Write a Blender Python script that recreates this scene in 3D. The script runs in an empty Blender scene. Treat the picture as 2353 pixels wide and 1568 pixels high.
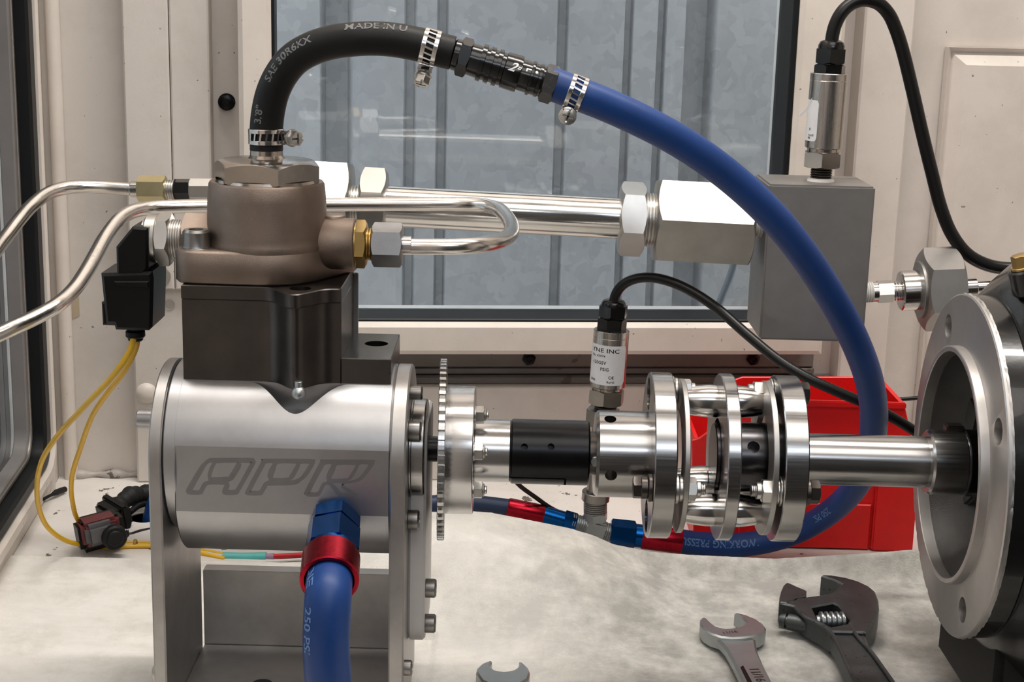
import bpy, bmesh, math, random
import numpy as np
from mathutils import Vector, Matrix, noise
from mathutils.geometry import tessellate_polygon
random.seed(7)
sin, cos, tan, pi = math.sin, math.cos, math.tan, math.pi
rad = math.radians
S = 0.001                                   # everything below is written in millimetres
C = bpy.context.scene.collection
SC = bpy.context.scene

# ------------------------------------------------------------------ camera, world, lights, exposure
FPX, CD, CH, PIT, ROLL = 3500.0, 747.0, 370.0, rad(13), rad(1.5)
_fw = np.array([0, cos(PIT), -sin(PIT)]); _u0 = np.array([0, sin(PIT), cos(PIT)]); _r0 = np.array([1., 0, 0])
_rt = _r0*cos(ROLL)+_u0*sin(ROLL); _up = _u0*cos(ROLL)-_r0*sin(ROLL)
CAM = np.array([0, -CD, CH])
cd = bpy.data.cameras.new('camera'); co = bpy.data.objects.new('camera', cd); C.objects.link(co)
cd.sensor_width = 36; cd.lens = 36*FPX/2353; cd.clip_start = .02; cd.clip_end = 50
M4 = Matrix.Identity(4)
for i in range(3):
    M4[i][0] = _rt[i]; M4[i][1] = _up[i]; M4[i][2] = -_fw[i]; M4[i][3] = CAM[i]*S
co.matrix_world = M4
SC.camera = co
SC.view_settings.view_transform = 'Standard'; SC.view_settings.look = 'None'
SC.view_settings.gamma = 1; SC.view_settings.use_curve_mapping = False
SC.view_settings.exposure = 0.25
w = bpy.data.worlds.new('world'); SC.world = w; w.use_nodes = True
w.node_tree.nodes['Background'].inputs[0].default_value = (.74, .77, .80, 1)
w.node_tree.nodes['Background'].inputs[1].default_value = 6.2
def area(name, loc, size, power, col, target):
    l = bpy.data.lights.new(name, 'AREA'); l.shape = 'RECTANGLE'; l.size, l.size_y = size[0]*S, size[1]*S
    l.energy = power; l.color = col
    o = bpy.data.objects.new(name, l); C.objects.link(o); o.location = Vector(loc)*S
    o.rotation_euler = (Vector(target)-Vector(loc)).to_track_quat('-Z', 'Y').to_euler()
    return o
area('ceiling_lamp', (60, 60, 1180), (1250, 100), 14, (1, .955, .90), (60, 60, 0))
area('soft_fill_rear', (0, -760, 1180), (1250, 620), 7.5, (1, .955, .90), (0, -700, 0))  # unseen soft fill added above the camera, widened to keep front faces lit
area('doorway_daylight', (100, -1850, 1120), (1100, 120), 5, (.82, .9, 1), (0, 0, 150))

# ------------------------------------------------------------------ pixel rays (2353 x 1568) -> world millimetres
def ray(u, v): return _fw+_rt*((u-1176.5)/FPX)+_up*((784-v)/FPX)
def P(u, v, Y):
    d = ray(u, v); return CAM+d*((Y+CD)/d[1])
def PZ(u, v, z):
    d = ray(u, v); return CAM+d*((z-CH)/d[2])
def mmpx(p): return float((np.array(p)-CAM) @ _fw)/FPX
WA = math.atan(.11)
WX = np.array([cos(WA), sin(WA), 0]); WIN = np.array([sin(WA), -cos(WA), 0]); WO = np.array([0, 378., 0])   # wall frame: along, into the room
def W(s, d, z): return WO+WX*s+WIN*d+np.array([0, 0, z])
def PW(u, v, d):
    r = ray(u, v); n = WIN; t = ((WO+WIN*d-CAM) @ n)/(r @ n); p = CAM+r*t; q = p-WO
    return float(q @ WX), float(p[2])
A3 = lambda *a: np.array(a, dtype=float)

# ------------------------------------------------------------------ mesh builder
class Fr:
    def __init__(s, o, a, up=(0, 0, 1)):
        s.o = A3(*o); a = A3(*a); s.a = a/np.linalg.norm(a)
        up = A3(*up)
        if abs(np.dot(up/np.linalg.norm(up), s.a)) > .98: up = A3(0, -1, 0) if abs(s.a[1]) < .9 else A3(1, 0, 0)
        s.c = up-s.a*np.dot(up, s.a); s.c /= np.linalg.norm(s.c); s.b = np.cross(s.c, s.a)
    def __call__(s, x, y, z): return s.o+s.a*x+s.b*y+s.c*z
    def at(s, x, y=0, z=0):
        f = Fr.__new__(Fr); f.o = s(x, y, z); f.a, f.b, f.c = s.a, s.b, s.c; return f
XF = lambda p: Fr(p, (1, 0, 0))            # axial +X, b = +Y?, c = up
ZF = lambda p: Fr(p, (0, 0, 1), (0, -1, 0))
class M:
    def __init__(s): s.v = []; s.f = []
    def add(s, vs, fs):
        b = len(s.v); s.v.extend(vs); s.f.extend([tuple(b+i for i in f) for f in fs]); return s
    def ring(s, F, prof, n, rfun=None, closed=False, ph=0.):
        rows = []
        for (x, r) in prof:
            if r <= 1e-6 and rfun is None: s.v.append(F(x, 0, 0)); rows.append([len(s.v)-1]); continue
            row = []
            for k in range(n):
                a = ph+2*pi*k/n; rr, xx = (r, x) if rfun is None else rfun(x, r, a)
                s.v.append(F(xx, rr*cos(a), rr*sin(a))); row.append(len(s.v)-1)
            rows.append(row)
        pr = list(zip(rows, rows[1:]))
        if closed: pr.append((rows[-1], rows[0]))
        for A, B in pr:
            for k in range(n):
                j = (k+1) % n
                if len(A) == 1 and len(B) == 1: continue
                if len(A) == 1: s.f.append((A[0], B[k], B[j]))
                elif len(B) == 1: s.f.append((A[k], B[0], A[j]))
                else: s.f.append((A[k], B[k], B[j], A[j]))
        return s
    def cyl(s, F, x0, x1, r, ch=.4, n=48, r1=None):
        r1 = r if r1 is None else r1
        return s.ring(F, [(x0, 0), (x0, r-ch), (x0+ch, r), (x1-ch, r1), (x1, r1-ch), (x1, 0)], n)
    def pipe(s, F, x0, x1, r, ri, ch=.4, n=48):
        return s.ring(F, [(x0, ri), (x0, r-ch), (x0+ch, r), (x1-ch, r), (x1, r-ch), (x1, ri)], n, closed=True)
    def lathe(s, F, prof, n=48, closed=False): return s.ring(F, prof, n, closed=closed)
    def thread(s, F, x0, x1, r, pitch=1.3, depth=.7, n=32):
        k = max(2, int(abs(x1-x0)/pitch)); st = (x1-x0)/k; pr = [(x0, 0)]
        for i in range(k): pr += [(x0+st*i, r-depth), (x0+st*(i+.35), r), (x0+st*(i+.65), r)]
        return s.ring(F, pr+[(x1, r-depth), (x1, 0)], n)
    def hexn(s, F, x0, x1, af, rot=0., c0=1, c1=1, bore=0, seg=8):
        n = 6*seg; ap = af/2; rc = ap*.985
        def hx(a):
            q = (a-rot+1e-6) % (pi/3)-pi/6; return ap/cos(q)
        def rf(x, r, a):
            R = hx(a); t = tan(rad(30))
            if r == 1: return (min(R, rc) if c0 else R), x0
            if r == 2: return R, x0+(max(0, R-rc)*t if c0 else 0)
            if r == 3: return R, x1-(max(0, R-rc)*t if c1 else 0)
            if r == 4: return (min(R, rc) if c1 else R), x1
            return max(bore, .01), x0 if r == 0 else x1
        return s.ring(F, [(x0, 0), (x0, 1), (x0, 2), (x1, 3), (x1, 4), (x1, 5)], n, rf, closed=bore > 0, ph=rot)
    def box(s, F, c, d, bev=0.):
        bm = bmesh.new(); bmesh.ops.create_cube(bm, size=1)
        for v in bm.verts: v.co = Vector((v.co.x*d[0], v.co.y*d[1], v.co.z*d[2]))
        if bev > 0: bmesh.ops.bevel(bm, geom=bm.edges[:], offset=bev, segments=2, affect='EDGES')
        bm.verts.index_update()
        s.add([F(v.co.x+c[0], v.co.y+c[1], v.co.z+c[2]) for v in bm.verts], [tuple(v.index for v in f.verts) for f in bm.faces]); bm.free(); return s
    def wbox(s, lo, hi, bev=0.):
        lo, hi = A3(*lo), A3(*hi); return s.box(Fr((lo+hi)/2, (1, 0, 0)), (0, 0, 0), np.abs(hi-lo), bev)
    def tube(s, path, r, n=20, cap=True):
        pts, T, N, B, L = path
        rs = [r(l/L[-1]) if callable(r) else r for l in L]; b = len(s.v)
        for i in range(len(pts)):
            for k in range(n):
                a = 2*pi*k/n; s.v.append(pts[i]+(N[i]*cos(a)+B[i]*sin(a))*rs[i])
        for i in range(len(pts)-1):
            for k in range(n):
                j = (k+1) % n; s.f.append((b+i*n+k, b+i*n+j, b+(i+1)*n+j, b+(i+1)*n+k))
        if cap: s.f.append(tuple(b+k for k in range(n))[::-1]); s.f.append(tuple(b+(len(pts)-1)*n+k for k in range(n)))
        return s
    def prism(s, fn, loop, z0, z1, holes=(), bev=0.):
        """fn(x, y, z) -> world; loop and holes are 2D polygons; bevelled at both ends"""
        loops = [np.array(l, float) for l in [loop, *holes]]
        for i, l in enumerate(loops):
            ar = sum(l[k][0]*l[(k+1) % len(l)][1]-l[(k+1) % len(l)][0]*l[k][1] for k in range(len(l)))
            if (ar > 0) != (i == 0): loops[i] = l[::-1]
        def off(l, d):
            if d == 0: return l
            out = []
            for k in range(len(l)):
                a, b, c = l[k-1], l[k], l[(k+1) % len(l)]
                e1 = (b-a)/(np.linalg.norm(b-a)+1e-9); e2 = (c-b)/(np.linalg.norm(c-b)+1e-9)
                n1 = A3(-e1[1], e1[0]); n2 = A3(-e2[1], e2[0]); m = n1+n2; q = max(np.dot(m, m)/2, .3)
                out.append(b+m/q*d)
            return np.array(out)
        ins = [off(l, bev) for l in loops]
        b0 = len(s.v); cnt = [len(l) for l in loops]; tot = sum(cnt)
        lv = [(z0, ins), (z0+bev, loops), (z1-bev, loops), (z1, ins)] if bev > 0 else [(z0, loops), (z1, loops)]
        for z, ls in lv:
            for l in ls:
                for p in l: s.v.append(fn(p[0], p[1], z))
        nl = len(lv)
        for r in range(nl-1):
            o = 0
            for c in cnt:
                for k in range(c):
                    j = (k+1) % c
                    s.f.append((b0+r*tot+o+k, b0+r*tot+o+j, b0+(r+1)*tot+o+j, b0+(r+1)*tot+o+k))
                o += c
        tri = tessellate_polygon([[Vector((p[0], p[1], 0)) for p in l] for l in ins])
        for t in tri:
            s.f.append(tuple(b0+i for i in t)[::-1]); s.f.append(tuple(b0+(nl-1)*tot+i for i in t))
        return s

def path(ctrl, n=12, closed=False):
    """Catmull-Rom through control points, with parallel-transported frames"""
    c = [A3(*p) for p in ctrl]; pts = []
    m = len(c)
    for i in range(m-1):
        p0 = c[i-1] if i > 0 else 2*c[0]-c[1]; p1, p2 = c[i], c[i+1]; p3 = c[i+2] if i+2 < m else 2*c[-1]-c[-2]
        d1 = np.linalg.norm(p2-p1); a = max(np.linalg.norm(p1-p0), 1e-6); b = max(np.linalg.norm(p3-p2), 1e-6)
        t1 = ((p2-p1)/d1*1 + (p1-p0)/a)/2*d1 if i > 0 else (p2-p1)
        t2 = ((p2-p1)/d1*1 + (p3-p2)/b)/2*d1 if i+2 < m else (p2-p1)
        for k in range(n):
            t = k/n; h = 2*t**3-3*t*t+1
            pts.append(h*p1+(t**3-2*t*t+t)*t1+(3*t*t-2*t**3)*p2+(t**3-t*t)*t2)
    pts.append(c[-1]); pts = np.array(pts)
    T = np.gradient(pts, axis=0); T /= np.linalg.norm(T, axis=1)[:, None]
    n0 = A3(0, -1, 0)
    if abs(n0 @ T[0]) > .9: n0 = A3(0, 0, 1)
    N = []; cur = n0
    for t in T:
        cur = cur-t*(cur @ t); cur = cur/np.linalg.norm(cur); N.append(cur)
    N = np.array(N); B = np.cross(T, N)
    L = np.concatenate([[0], np.cumsum(np.linalg.norm(np.diff(pts, axis=0), axis=1))])
    return pts, T, N, B, L
def pathat(pa, s):
    pts, T, N, B, L = pa; i = int(np.clip(np.searchsorted(L, s)-1, 0, len(L)-2)); t = (s-L[i])/(L[i+1]-L[i]+1e-9)
    g = lambda X: X[i]*(1-t)+X[i+1]*t
    nn = lambda x: x/np.linalg.norm(x)
    return g(pts), nn(g(T)), nn(g(N)), nn(g(B))
def circle(cx, cy, r, n=24, a0=0, a1=2*pi):
    full = abs(a1-a0-2*pi) < 1e-6
    return [(cx+r*cos(a0+(a1-a0)*k/(n if full else n-1)), cy+r*sin(a0+(a1-a0)*k/(n if full else n-1))) for k in range(n)]
def rrect(x0, y0, x1, y1, r, n=5):
    o = []
    for cx, cy, a in ((x1-r, y1-r, 0), (x0+r, y1-r, pi/2), (x0+r, y0+r, pi), (x1-r, y0+r, 3*pi/2)): o += circle(cx, cy, r, n, a, a+pi/2)
    return o
def hull(pts):
    pts = sorted(set((round(p[0], 5), round(p[1], 5)) for p in pts))
    def half(ps):
        h = []
        for p in ps:
            while len(h) > 1 and (h[-1][0]-h[-2][0])*(p[1]-h[-2][1])-(h[-1][1]-h[-2][1])*(p[0]-h[-2][0]) <= 0: h.pop()
            h.append(p)
        return h[:-1]
    return half(pts)+half(pts[::-1])
def smooth2(pts, n=4, closed=True):
    p = [A3(*q) for q in pts]; o = []; m = len(p)
    for i in range(m if closed else m-1):
        a, b, c, d = p[i-1], p[i], p[(i+1) % m], p[(i+2) % m]
        if not closed:
            a = p[i-1] if i else 2*p[0]-p[1]; d = p[i+2] if i+2 < m else 2*p[-1]-p[-2]
        for k in range(n):
            t = k/n; o.append(tuple(.5*((2*b)+(c-a)*t+(2*a-5*b+4*c-d)*t*t+(3*b-a-3*c+d)*t**3)))
    if not closed: o.append(tuple(p[-1]))
    return o
_tc = {}
def textgeo(txt, size, shear=0., space=1., bold=.018):
    k = (txt, size, shear, space)
    if k not in _tc:
        cu = bpy.data.curves.new('t', 'FONT'); cu.body = txt; cu.size = size; cu.shear = shear; cu.space_character = space; cu.resolution_u = 3; cu.offset = bold*size
        o = bpy.data.objects.new('t', cu); C.objects.link(o); dg = bpy.context.evaluated_depsgraph_get()
        me = o.evaluated_get(dg).to_mesh(); vs = [(v.co.x, v.co.y) for v in me.vertices]; fs = [tuple(p.vertices) for p in me.polygons]
        o.evaluated_get(dg).to_mesh_clear(); bpy.data.objects.remove(o); bpy.data.curves.remove(cu)
        _tc[k] = (vs, fs)
    return _tc[k]
def put_text(m, txt, size, fn, shear=0., space=1., stretch=1.):
    vs, fs = textgeo(txt, size, shear, space)
    return m.add([fn(x*stretch, y) for x, y in vs], fs)

def origin_of(p): return A3(*p['_o']) if p is not None and '_o' in p else A3(0, 0, 0)
def obj(name, m, mat, parent=None, ang=35, **kw):
    o0 = A3(*WORIG.get(parent.name, (0, 0, 0))) if parent else None
    v = np.array(m.v, float)
    if parent is None:
        o0 = A3((v[:, 0].min()+v[:, 0].max())/2, (v[:, 1].min()+v[:, 1].max())/2, v[:, 2].min())
    me = bpy.data.meshes.new(name); me.from_pydata(((v-o0)*S).tolist(), [], m.f)
    bm = bmesh.new(); bm.from_mesh(me); bmesh.ops.recalc_face_normals(bm, faces=bm.faces); bm.to_mesh(me); bm.free()
    me.polygons.foreach_set('use_smooth', [True]*len(me.polygons))
    me.set_sharp_from_angle(angle=rad(ang)) if ang < 180 else None
    me.materials.append(mat)
    o = bpy.data.objects.new(name, me); C.objects.link(o)
    if parent is not None: o.parent = parent; WORIG[o.name] = tuple(o0)
    else: o.location = Vector(o0)*S; WORIG[o.name] = tuple(o0)
    for k, x in kw.items(): o[k] = x
    return o
WORIG = {}
def thing(name, label, cat, base, group=None, kind=None):
    o = bpy.data.objects.new(name, None); C.objects.link(o); o.empty_display_size = .01
    o.location = Vector([float(x) for x in base])*S; WORIG[o.name] = tuple(base)
    if kind: o['kind'] = kind
    else: o['label'] = label; o['category'] = cat
    if kind and label: o['label'] = label
    if group: o['group'] = group
    return o
def tag(o, label, cat, group=None):
    o['label'] = label; o['category'] = cat
    if group: o['group'] = group
    return o
def cut(o, m):
    """subtract the (closed) mesh m, written in world millimetres, from the object"""
    me = bpy.data.meshes.new('c'); o0 = A3(*WORIG[o.name]); me.from_pydata(((np.array(m.v)-o0)*S).tolist(), [], m.f)
    bm = bmesh.new(); bm.from_mesh(me); bmesh.ops.remove_doubles(bm, verts=bm.verts, dist=1e-7); bmesh.ops.recalc_face_normals(bm, faces=bm.faces); bm.to_mesh(me); bm.free()
    me.materials.append(o.data.materials[0])
    c = bpy.data.objects.new('c', me); C.objects.link(c); c.parent = o.parent
    if o.parent is None: c.location = o.location
    bm = bmesh.new(); bm.from_mesh(o.data); bmesh.ops.remove_doubles(bm, verts=bm.verts, dist=1e-7); bm.to_mesh(o.data); bm.free()
    md = o.modifiers.new('b', 'BOOLEAN'); md.operation = 'DIFFERENCE'; md.solver = 'EXACT'; md.use_self = True; md.object = c
    dg = bpy.context.evaluated_depsgraph_get(); new = bpy.data.meshes.new_from_object(o.evaluated_get(dg))
    o.modifiers.clear(); o.data = new; bpy.data.objects.remove(c)
    new.polygons.foreach_set('use_smooth', [True]*len(new.polygons)); new.set_sharp_from_angle(angle=rad(32))
    return o

# ------------------------------------------------------------------ materials
def nt(name):
    m = bpy.data.materials.new(name); m.use_nodes = True; t = m.node_tree
    return m, t, t.nodes['Principled BSDF']
def N(t, typ, **kw):
    n = t.nodes.new(typ)
    for k, v in kw.items():
        if k.startswith('i_'):
            k = k[2:]; n.inputs[int(k) if k.isdigit() else k.replace('_', ' ')].default_value = v
        else: setattr(n, k, v)
    return n
def ramp(t, src, stops, interp='LINEAR'):
    r = t.nodes.new('ShaderNodeValToRGB'); r.color_ramp.interpolation = interp; e = r.color_ramp.elements
    while len(e) < len(stops): e.new(.5)
    for i, (p, c) in enumerate(stops):
        e[i].position = p; e[i].color = (*c, 1) if not isinstance(c, (int, float)) else (c, c, c, 1)
    t.links.new(src, r.inputs[0]); return r
def mix(t, fac, a, b, mode='MIX'):
    n = t.nodes.new('ShaderNodeMix'); n.data_type = 'RGBA'; n.blend_type = mode
    for sock, x in ((n.inputs[0], fac), (n.inputs[6], a), (n.inputs[7], b)):
        if hasattr(x, 'is_linked') or hasattr(x, 'links'): t.links.new(x, sock)
        else: sock.default_value = (*x, 1) if isinstance(x, tuple) else x
    return n.outputs[2]
def coords(t, scale=(1, 1, 1)):
    tc = t.nodes.new('ShaderNodeTexCoord'); mp = t.nodes.new('ShaderNodeMapping'); mp.inputs['Scale'].default_value = scale
    t.links.new(tc.outputs['Object'], mp.inputs[0]); return mp.outputs[0]
def noise_(t, co, scale, detail=4, rough=.6):
    n = N(t, 'ShaderNodeTexNoise', i_Scale=scale, i_Detail=detail, i_Roughness=rough); t.links.new(co, n.inputs['Vector']); return n.outputs['Fac']
def bump(t, b, h, strength, dist=.001):
    n = N(t, 'ShaderNodeBump', i_Strength=strength, i_Distance=dist); t.links.new(h, n.inputs['Height']); t.links.new(n.outputs[0], b.inputs['Normal'])
def metal(name, col, rough=.3, var=.1, brush=None, bstr=0., cast=0., spots=0., bdist=.0003):
    m, t, b = nt(name); b.inputs['Metallic'].default_value = 1
    co = coords(t); n1 = noise_(t, co, 60, 5)
    c = ramp(t, n1, [(.3, tuple(x*(1-var) for x in col)), (.7, tuple(min(1, x*(1+var)) for x in col))]).outputs[0]
    if spots:
        sp = ramp(t, noise_(t, co, 420, 3), [(.66-spots, 0.), (.7-spots*.5, 1.)]).outputs[0]
        c = mix(t, sp, c, tuple(x*.35 for x in col))
    t.links.new(c, b.inputs['Base Color'])
    co2 = coords(t, brush if brush else (1, 1, 1)); n2 = noise_(t, co2, 900 if brush else 250, 4)
    r = N(t, 'ShaderNodeMapRange', i_3=max(.04, rough-(.1 if brush else .03)), i_4=rough+(.14 if brush else .05)); t.links.new(n2, r.inputs[0]); t.links.new(r.outputs[0], b.inputs['Roughness'])
    if cast: bump(t, b, noise_(t, co, 2600, 3), cast, .0004)
    elif bstr: bump(t, b, n2, bstr, bdist)
    return m
def plain(name, col, rough=.5, coat=0., bs=0., bscale=900, var=.08, dirt=None, metallic=0., dscale=90, sheen=0., dth=.55, spec=.5):
    m, t, b = nt(name); co = coords(t); b.inputs['Roughness'].default_value = rough; b.inputs['Coat Weight'].default_value = coat; b.inputs['Metallic'].default_value = metallic
    b.inputs['Sheen Weight'].default_value = sheen; b.inputs['Specular IOR Level'].default_value = spec
    c = ramp(t, noise_(t, co, 40, 4), [(.3, tuple(x*(1-var) for x in col)), (.7, tuple(min(1, x*(1+var)) for x in col))]).outputs[0]
    if dirt: c = mix(t, ramp(t, noise_(t, co, dscale, 6, .7), [(dth, 0.), (dth+.14, 1.)]).outputs[0], c, dirt)
    t.links.new(c, b.inputs['Base Color'])
    if bs: bump(t, b, noise_(t, co, bscale, 3), bs, .0005)
    return m
def paint(name, col, chips=.0, grime=.25, rough=.45):
    m, t, b = nt(name); co = coords(t); b.inputs['Roughness'].default_value = rough
    g = ramp(t, noise_(t, co, 14, 6, .65), [(.42, 0.), (.75, grime)]).outputs[0]
    c = mix(t, g, col, tuple(x*y for x, y in zip(col, (.5, .47, .43))))
    sp = ramp(t, noise_(t, co, 230, 2, .5), [(.74, 0.), (.76, .75)]).outputs[0]
    c = mix(t, sp, c, (.10, .085, .07))
    if chips:
        ch = ramp(t, noise_(t, co, 55, 5, .6), [(.68-chips*.15, 0.), (.69-chips*.15, 1.)]).outputs[0]
        c = mix(t, ch, c, (.11, .09, .075))
    t.links.new(c, b.inputs['Base Color'])
    bump(t, b, noise_(t, co, 420, 4), .12, .0006); return m
ALU = metal('machined_aluminium', (.39, .388, .395), .36, .06, None, 0)
ALU_R = metal('raw_aluminium_plate', (.40, .385, .37), .42, .1, None, 0)
TURN = metal('turned_steel', (.36, .352, .345), .2, .06, (.02, 1, 1), .03)
TURNB = metal('polished_aluminium', (.50, .49, .485), .21, .05, (.02, 1, 1), .03)
STEEL = metal('bright_steel', (.62, .60, .58), .16, .06, None, 0)
STAIN = metal('stainless_tube', (.64, .61, .575), .2, .05, (.05, 1, 1), .02)
NICKEL = metal('nickel_cap', (.42, .38, .34), .2, .08, None, 0)
NUT = metal('plated_nut', (.55, .535, .51), .33, .06, None, 0)
DARKST = metal('dark_steel', (.085, .075, .069), .36, .12, None, 0)
BLKST = metal('blackened_steel', (.022, .022, .023), .3, .06, None, 0)
BRONZE = metal('cast_bronze', (.235, .185, .152), .47, .12, None, 0, cast=.3)
BRASS = metal('brass', (.45, .31, .12), .32, .1, None, 0)
YZINC = metal('yellow_zinc', (.66, .57, .33), .32, .1, None, 0)
CAST = plain('cast_aluminium', (.05, .048, .046), .42, 0, .4, 1500, .25, metallic=.25, spec=.3)
FACE = metal('machined_flange', (.50, .48, .465), .42, .06, None, .04, spots=.0)
GREYBLK = metal('grey_block', (.34, .325, .31), .46, .06, None, 0)
WRENCH = metal('worn_wrench_steel', (.105, .112, .113), .5, .2, None, .1, spots=.03)
CHROME = metal('satin_chrome', (.40, .425, .43), .38, .08, None, 0)
SOCKET = metal('socket_screw_steel', (.26, .25, .24), .36, .15, None, 0)
BLUEA = metal('blue_anodised', (.008, .10, .36), .24, .05, None, 0)
REDA = metal('red_anodised', (.40, .014, .03), .27, .05, None, 0)
BLKA = plain('black_anodised', (.004, .004, .004), .2, 0, spec=.45)
RUB = plain('black_rubber', (.007, .007, .007), .5, 0, .1, 1500, spec=.22)
SEAL = plain('seal_rubber', (.007, .008, .009), .45, spec=.25)
CABLE = plain('black_cable', (.006, .006, .006), .32, spec=.3)
PLAS = plain('black_plastic', (.005, .005, .005), .38, 0, .05, spec=.2)
BLUEH = plain('blue_hose_rubber', (.006, .040, .175), .46, 0, .1, 1400, .1, spec=.35)
BLUED = plain('dark_blue_hose_rubber', (.012, .03, .085), .45, 0, .12)
REDP = plain('red_plastic', (.72, .008, .008), .38, 0, .03)
YEL = plain('yellow_wire', (.72, .42, .02), .4)
REDW = plain('red_wire', (.5, .01, .02), .4)
TEAL = plain('teal_heat_shrink', (.09, .42, .40), .45)
WHITE_L = plain('white_label', (.70, .70, .72), .4)
INK = plain('black_ink', (.01, .01, .012), .5)
GREYINK = plain('grey_ink', (.13, .13, .125), .7)
PALEINK = plain('pale_blue_ink', (.10, .19, .40), .6)
WHITEINK = plain('white_ink', (.75, .75, .75), .5)
NYLON = plain('pale_nylon', (.50, .48, .47), .38, 0, .1)
SEALANT = plain('white_thread_sealant', (.72, .70, .66), .6, 0, .2)
BLACKP = plain('glossy_black_paint', (.006, .006, .006), .25, .25, .1, 300, spec=.4)
BLACKM = plain('matt_black_paint', (.012, .011, .010), .5, 0, .1, 300, spec=.25)
MAROON = plain('dull_red_plastic', (.11, .018, .02), .45)
GREYP = plain('grey_plastic', (.08, .08, .085), .5)
BLKWRAP = plain('black_loom_tape', (.010, .010, .010), .6, 0, .3, 400, spec=.25)
PAINT = paint('cream_wall_paint', (.60, .55, .505), .0, .35)
PAINT_F = paint('cream_frame_paint', (.64, .585, .53), 0, .25)
PAINT_D = paint('grimy_wall_paint', (.40, .365, .335), .4, .8)
PAINT_R = paint('pale_right_wall_paint', (.63, .575, .525), 0, .25)
FLOOR = paint('white_floor_paint', (.70, .665, .625), .12, .4, .35)
DKGREY = plain('dark_grey_trim', (.16, .15, .145), .5, 0, .1)
DARKW = plain('dark_workshop', (.05, .046, .043), .7)
LOGO = metal('engraved_groove', (.25, .245, .24), .5, .1, None, 0)
def galv():
    m, t, b = nt('galvanised_sheet'); co = coords(t, (1, 1, 1)); b.inputs['Metallic'].default_value = .35; b.inputs['Roughness'].default_value = .55
    v = N(t, 'ShaderNodeTexVoronoi', i_Scale=95.); n = noise_(t, co, 8, 4)
    mx = N(t, 'ShaderNodeMix', data_type='VECTOR', i_0=.03); t.links.new(co, mx.inputs[4]); nz = N(t, 'ShaderNodeTexNoise', i_Scale=60.); t.links.new(co, nz.inputs['Vector']); t.links.new(nz.outputs['Color'], mx.inputs[5]); t.links.new(mx.outputs[1], v.inputs['Vector'])
    c = ramp(t, v.outputs['Color'], [(.1, (.36, .375, .385)), (.9, (.46, .475, .485))]).outputs[0]
    c = mix(t, ramp(t, n, [(.35, 0.), (.75, .5)]).outputs[0], c, (.50, .52, .54)); t.links.new(c, b.inputs['Base Color'])
    return m
GALV = galv()
def glass():
    m, t, b = nt('window_glass'); t.nodes.remove(b); out = t.nodes['Material Output']
    tr = N(t, 'ShaderNodeBsdfTransparent', i_0=(.9, .93, .95, 1)); gl = N(t, 'ShaderNodeBsdfGlossy', i_0=(1, 1, 1, 1), i_1=.02); fr = N(t, 'ShaderNodeFresnel', i_0=1.52)
    df = N(t, 'ShaderNodeBsdfDiffuse', i_0=(.55, .58, .62, 1)); m1 = t.nodes.new('ShaderNodeMixShader'); m2 = t.nodes.new('ShaderNodeMixShader')
    co = coords(t); f = ramp(t, noise_(t, co, 9, 5, .7), [(.4, .01), (.8, .07)]).outputs[0]
    L = t.links.new; L(fr.outputs[0], m1.inputs[0]); L(tr.outputs[0], m1.inputs[1]); L(gl.outputs[0], m1.inputs[2])
    L(f, m2.inputs[0]); L(m1.outputs[0], m2.inputs[1]); L(df.outputs[0], m2.inputs[2]); L(m2.outputs[0], out.inputs[0]); return m
GLASS = glass()
def towel_mat():
    m, t, b = nt('white_terry_towel'); co = coords(t); b.inputs['Roughness'].default_value = .95; b.inputs['Sheen Weight'].default_value = .3
    c = ramp(t, noise_(t, co, 22, 7, .72), [(.3, (.66, .63, .57)), (.5, (.82, .79, .735)), (.72, (.88, .855, .81))]).outputs[0]
    c2 = ramp(t, noise_(t, coords(t, (.55, 1.6, 1)), 9, 6, .7), [(.47, 0.), (.74, .38)]).outputs[0]
    c = mix(t, c2, c, (.40, .38, .33))
    # the front of the towel is the most soiled
    sx = N(t, 'ShaderNodeSeparateXYZ'); t.links.new(co, sx.inputs[0])
    mr = N(t, 'ShaderNodeMapRange', i_1=.25, i_2=.15, i_3=0., i_4=.8); t.links.new(sx.outputs[1], mr.inputs[0])
    mx = N(t, 'ShaderNodeMapRange', i_1=-.12, i_2=.04, i_3=0., i_4=1.); t.links.new(sx.outputs[0], mx.inputs[0])
    mm = N(t, 'ShaderNodeMath', operation='MULTIPLY'); t.links.new(mr.outputs[0], mm.inputs[0]); t.links.new(mx.outputs[0], mm.inputs[1])
    m3 = N(t, 'ShaderNodeMath', operation='MULTIPLY'); t.links.new(mm.outputs[0], m3.inputs[0]); t.links.new(ramp(t, noise_(t, co, 40, 6, .7), [(.3, .35), (.6, 1.)]).outputs[0], m3.inputs[1])
    c = mix(t, m3.outputs[0], c, (.20, .195, .175)); t.links.new(c, b.inputs['Base Color'])
    bump(t, b, noise_(t, co, 900, 3, .7), .5, .0012); return m
TOWEL = towel_mat()

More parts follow.
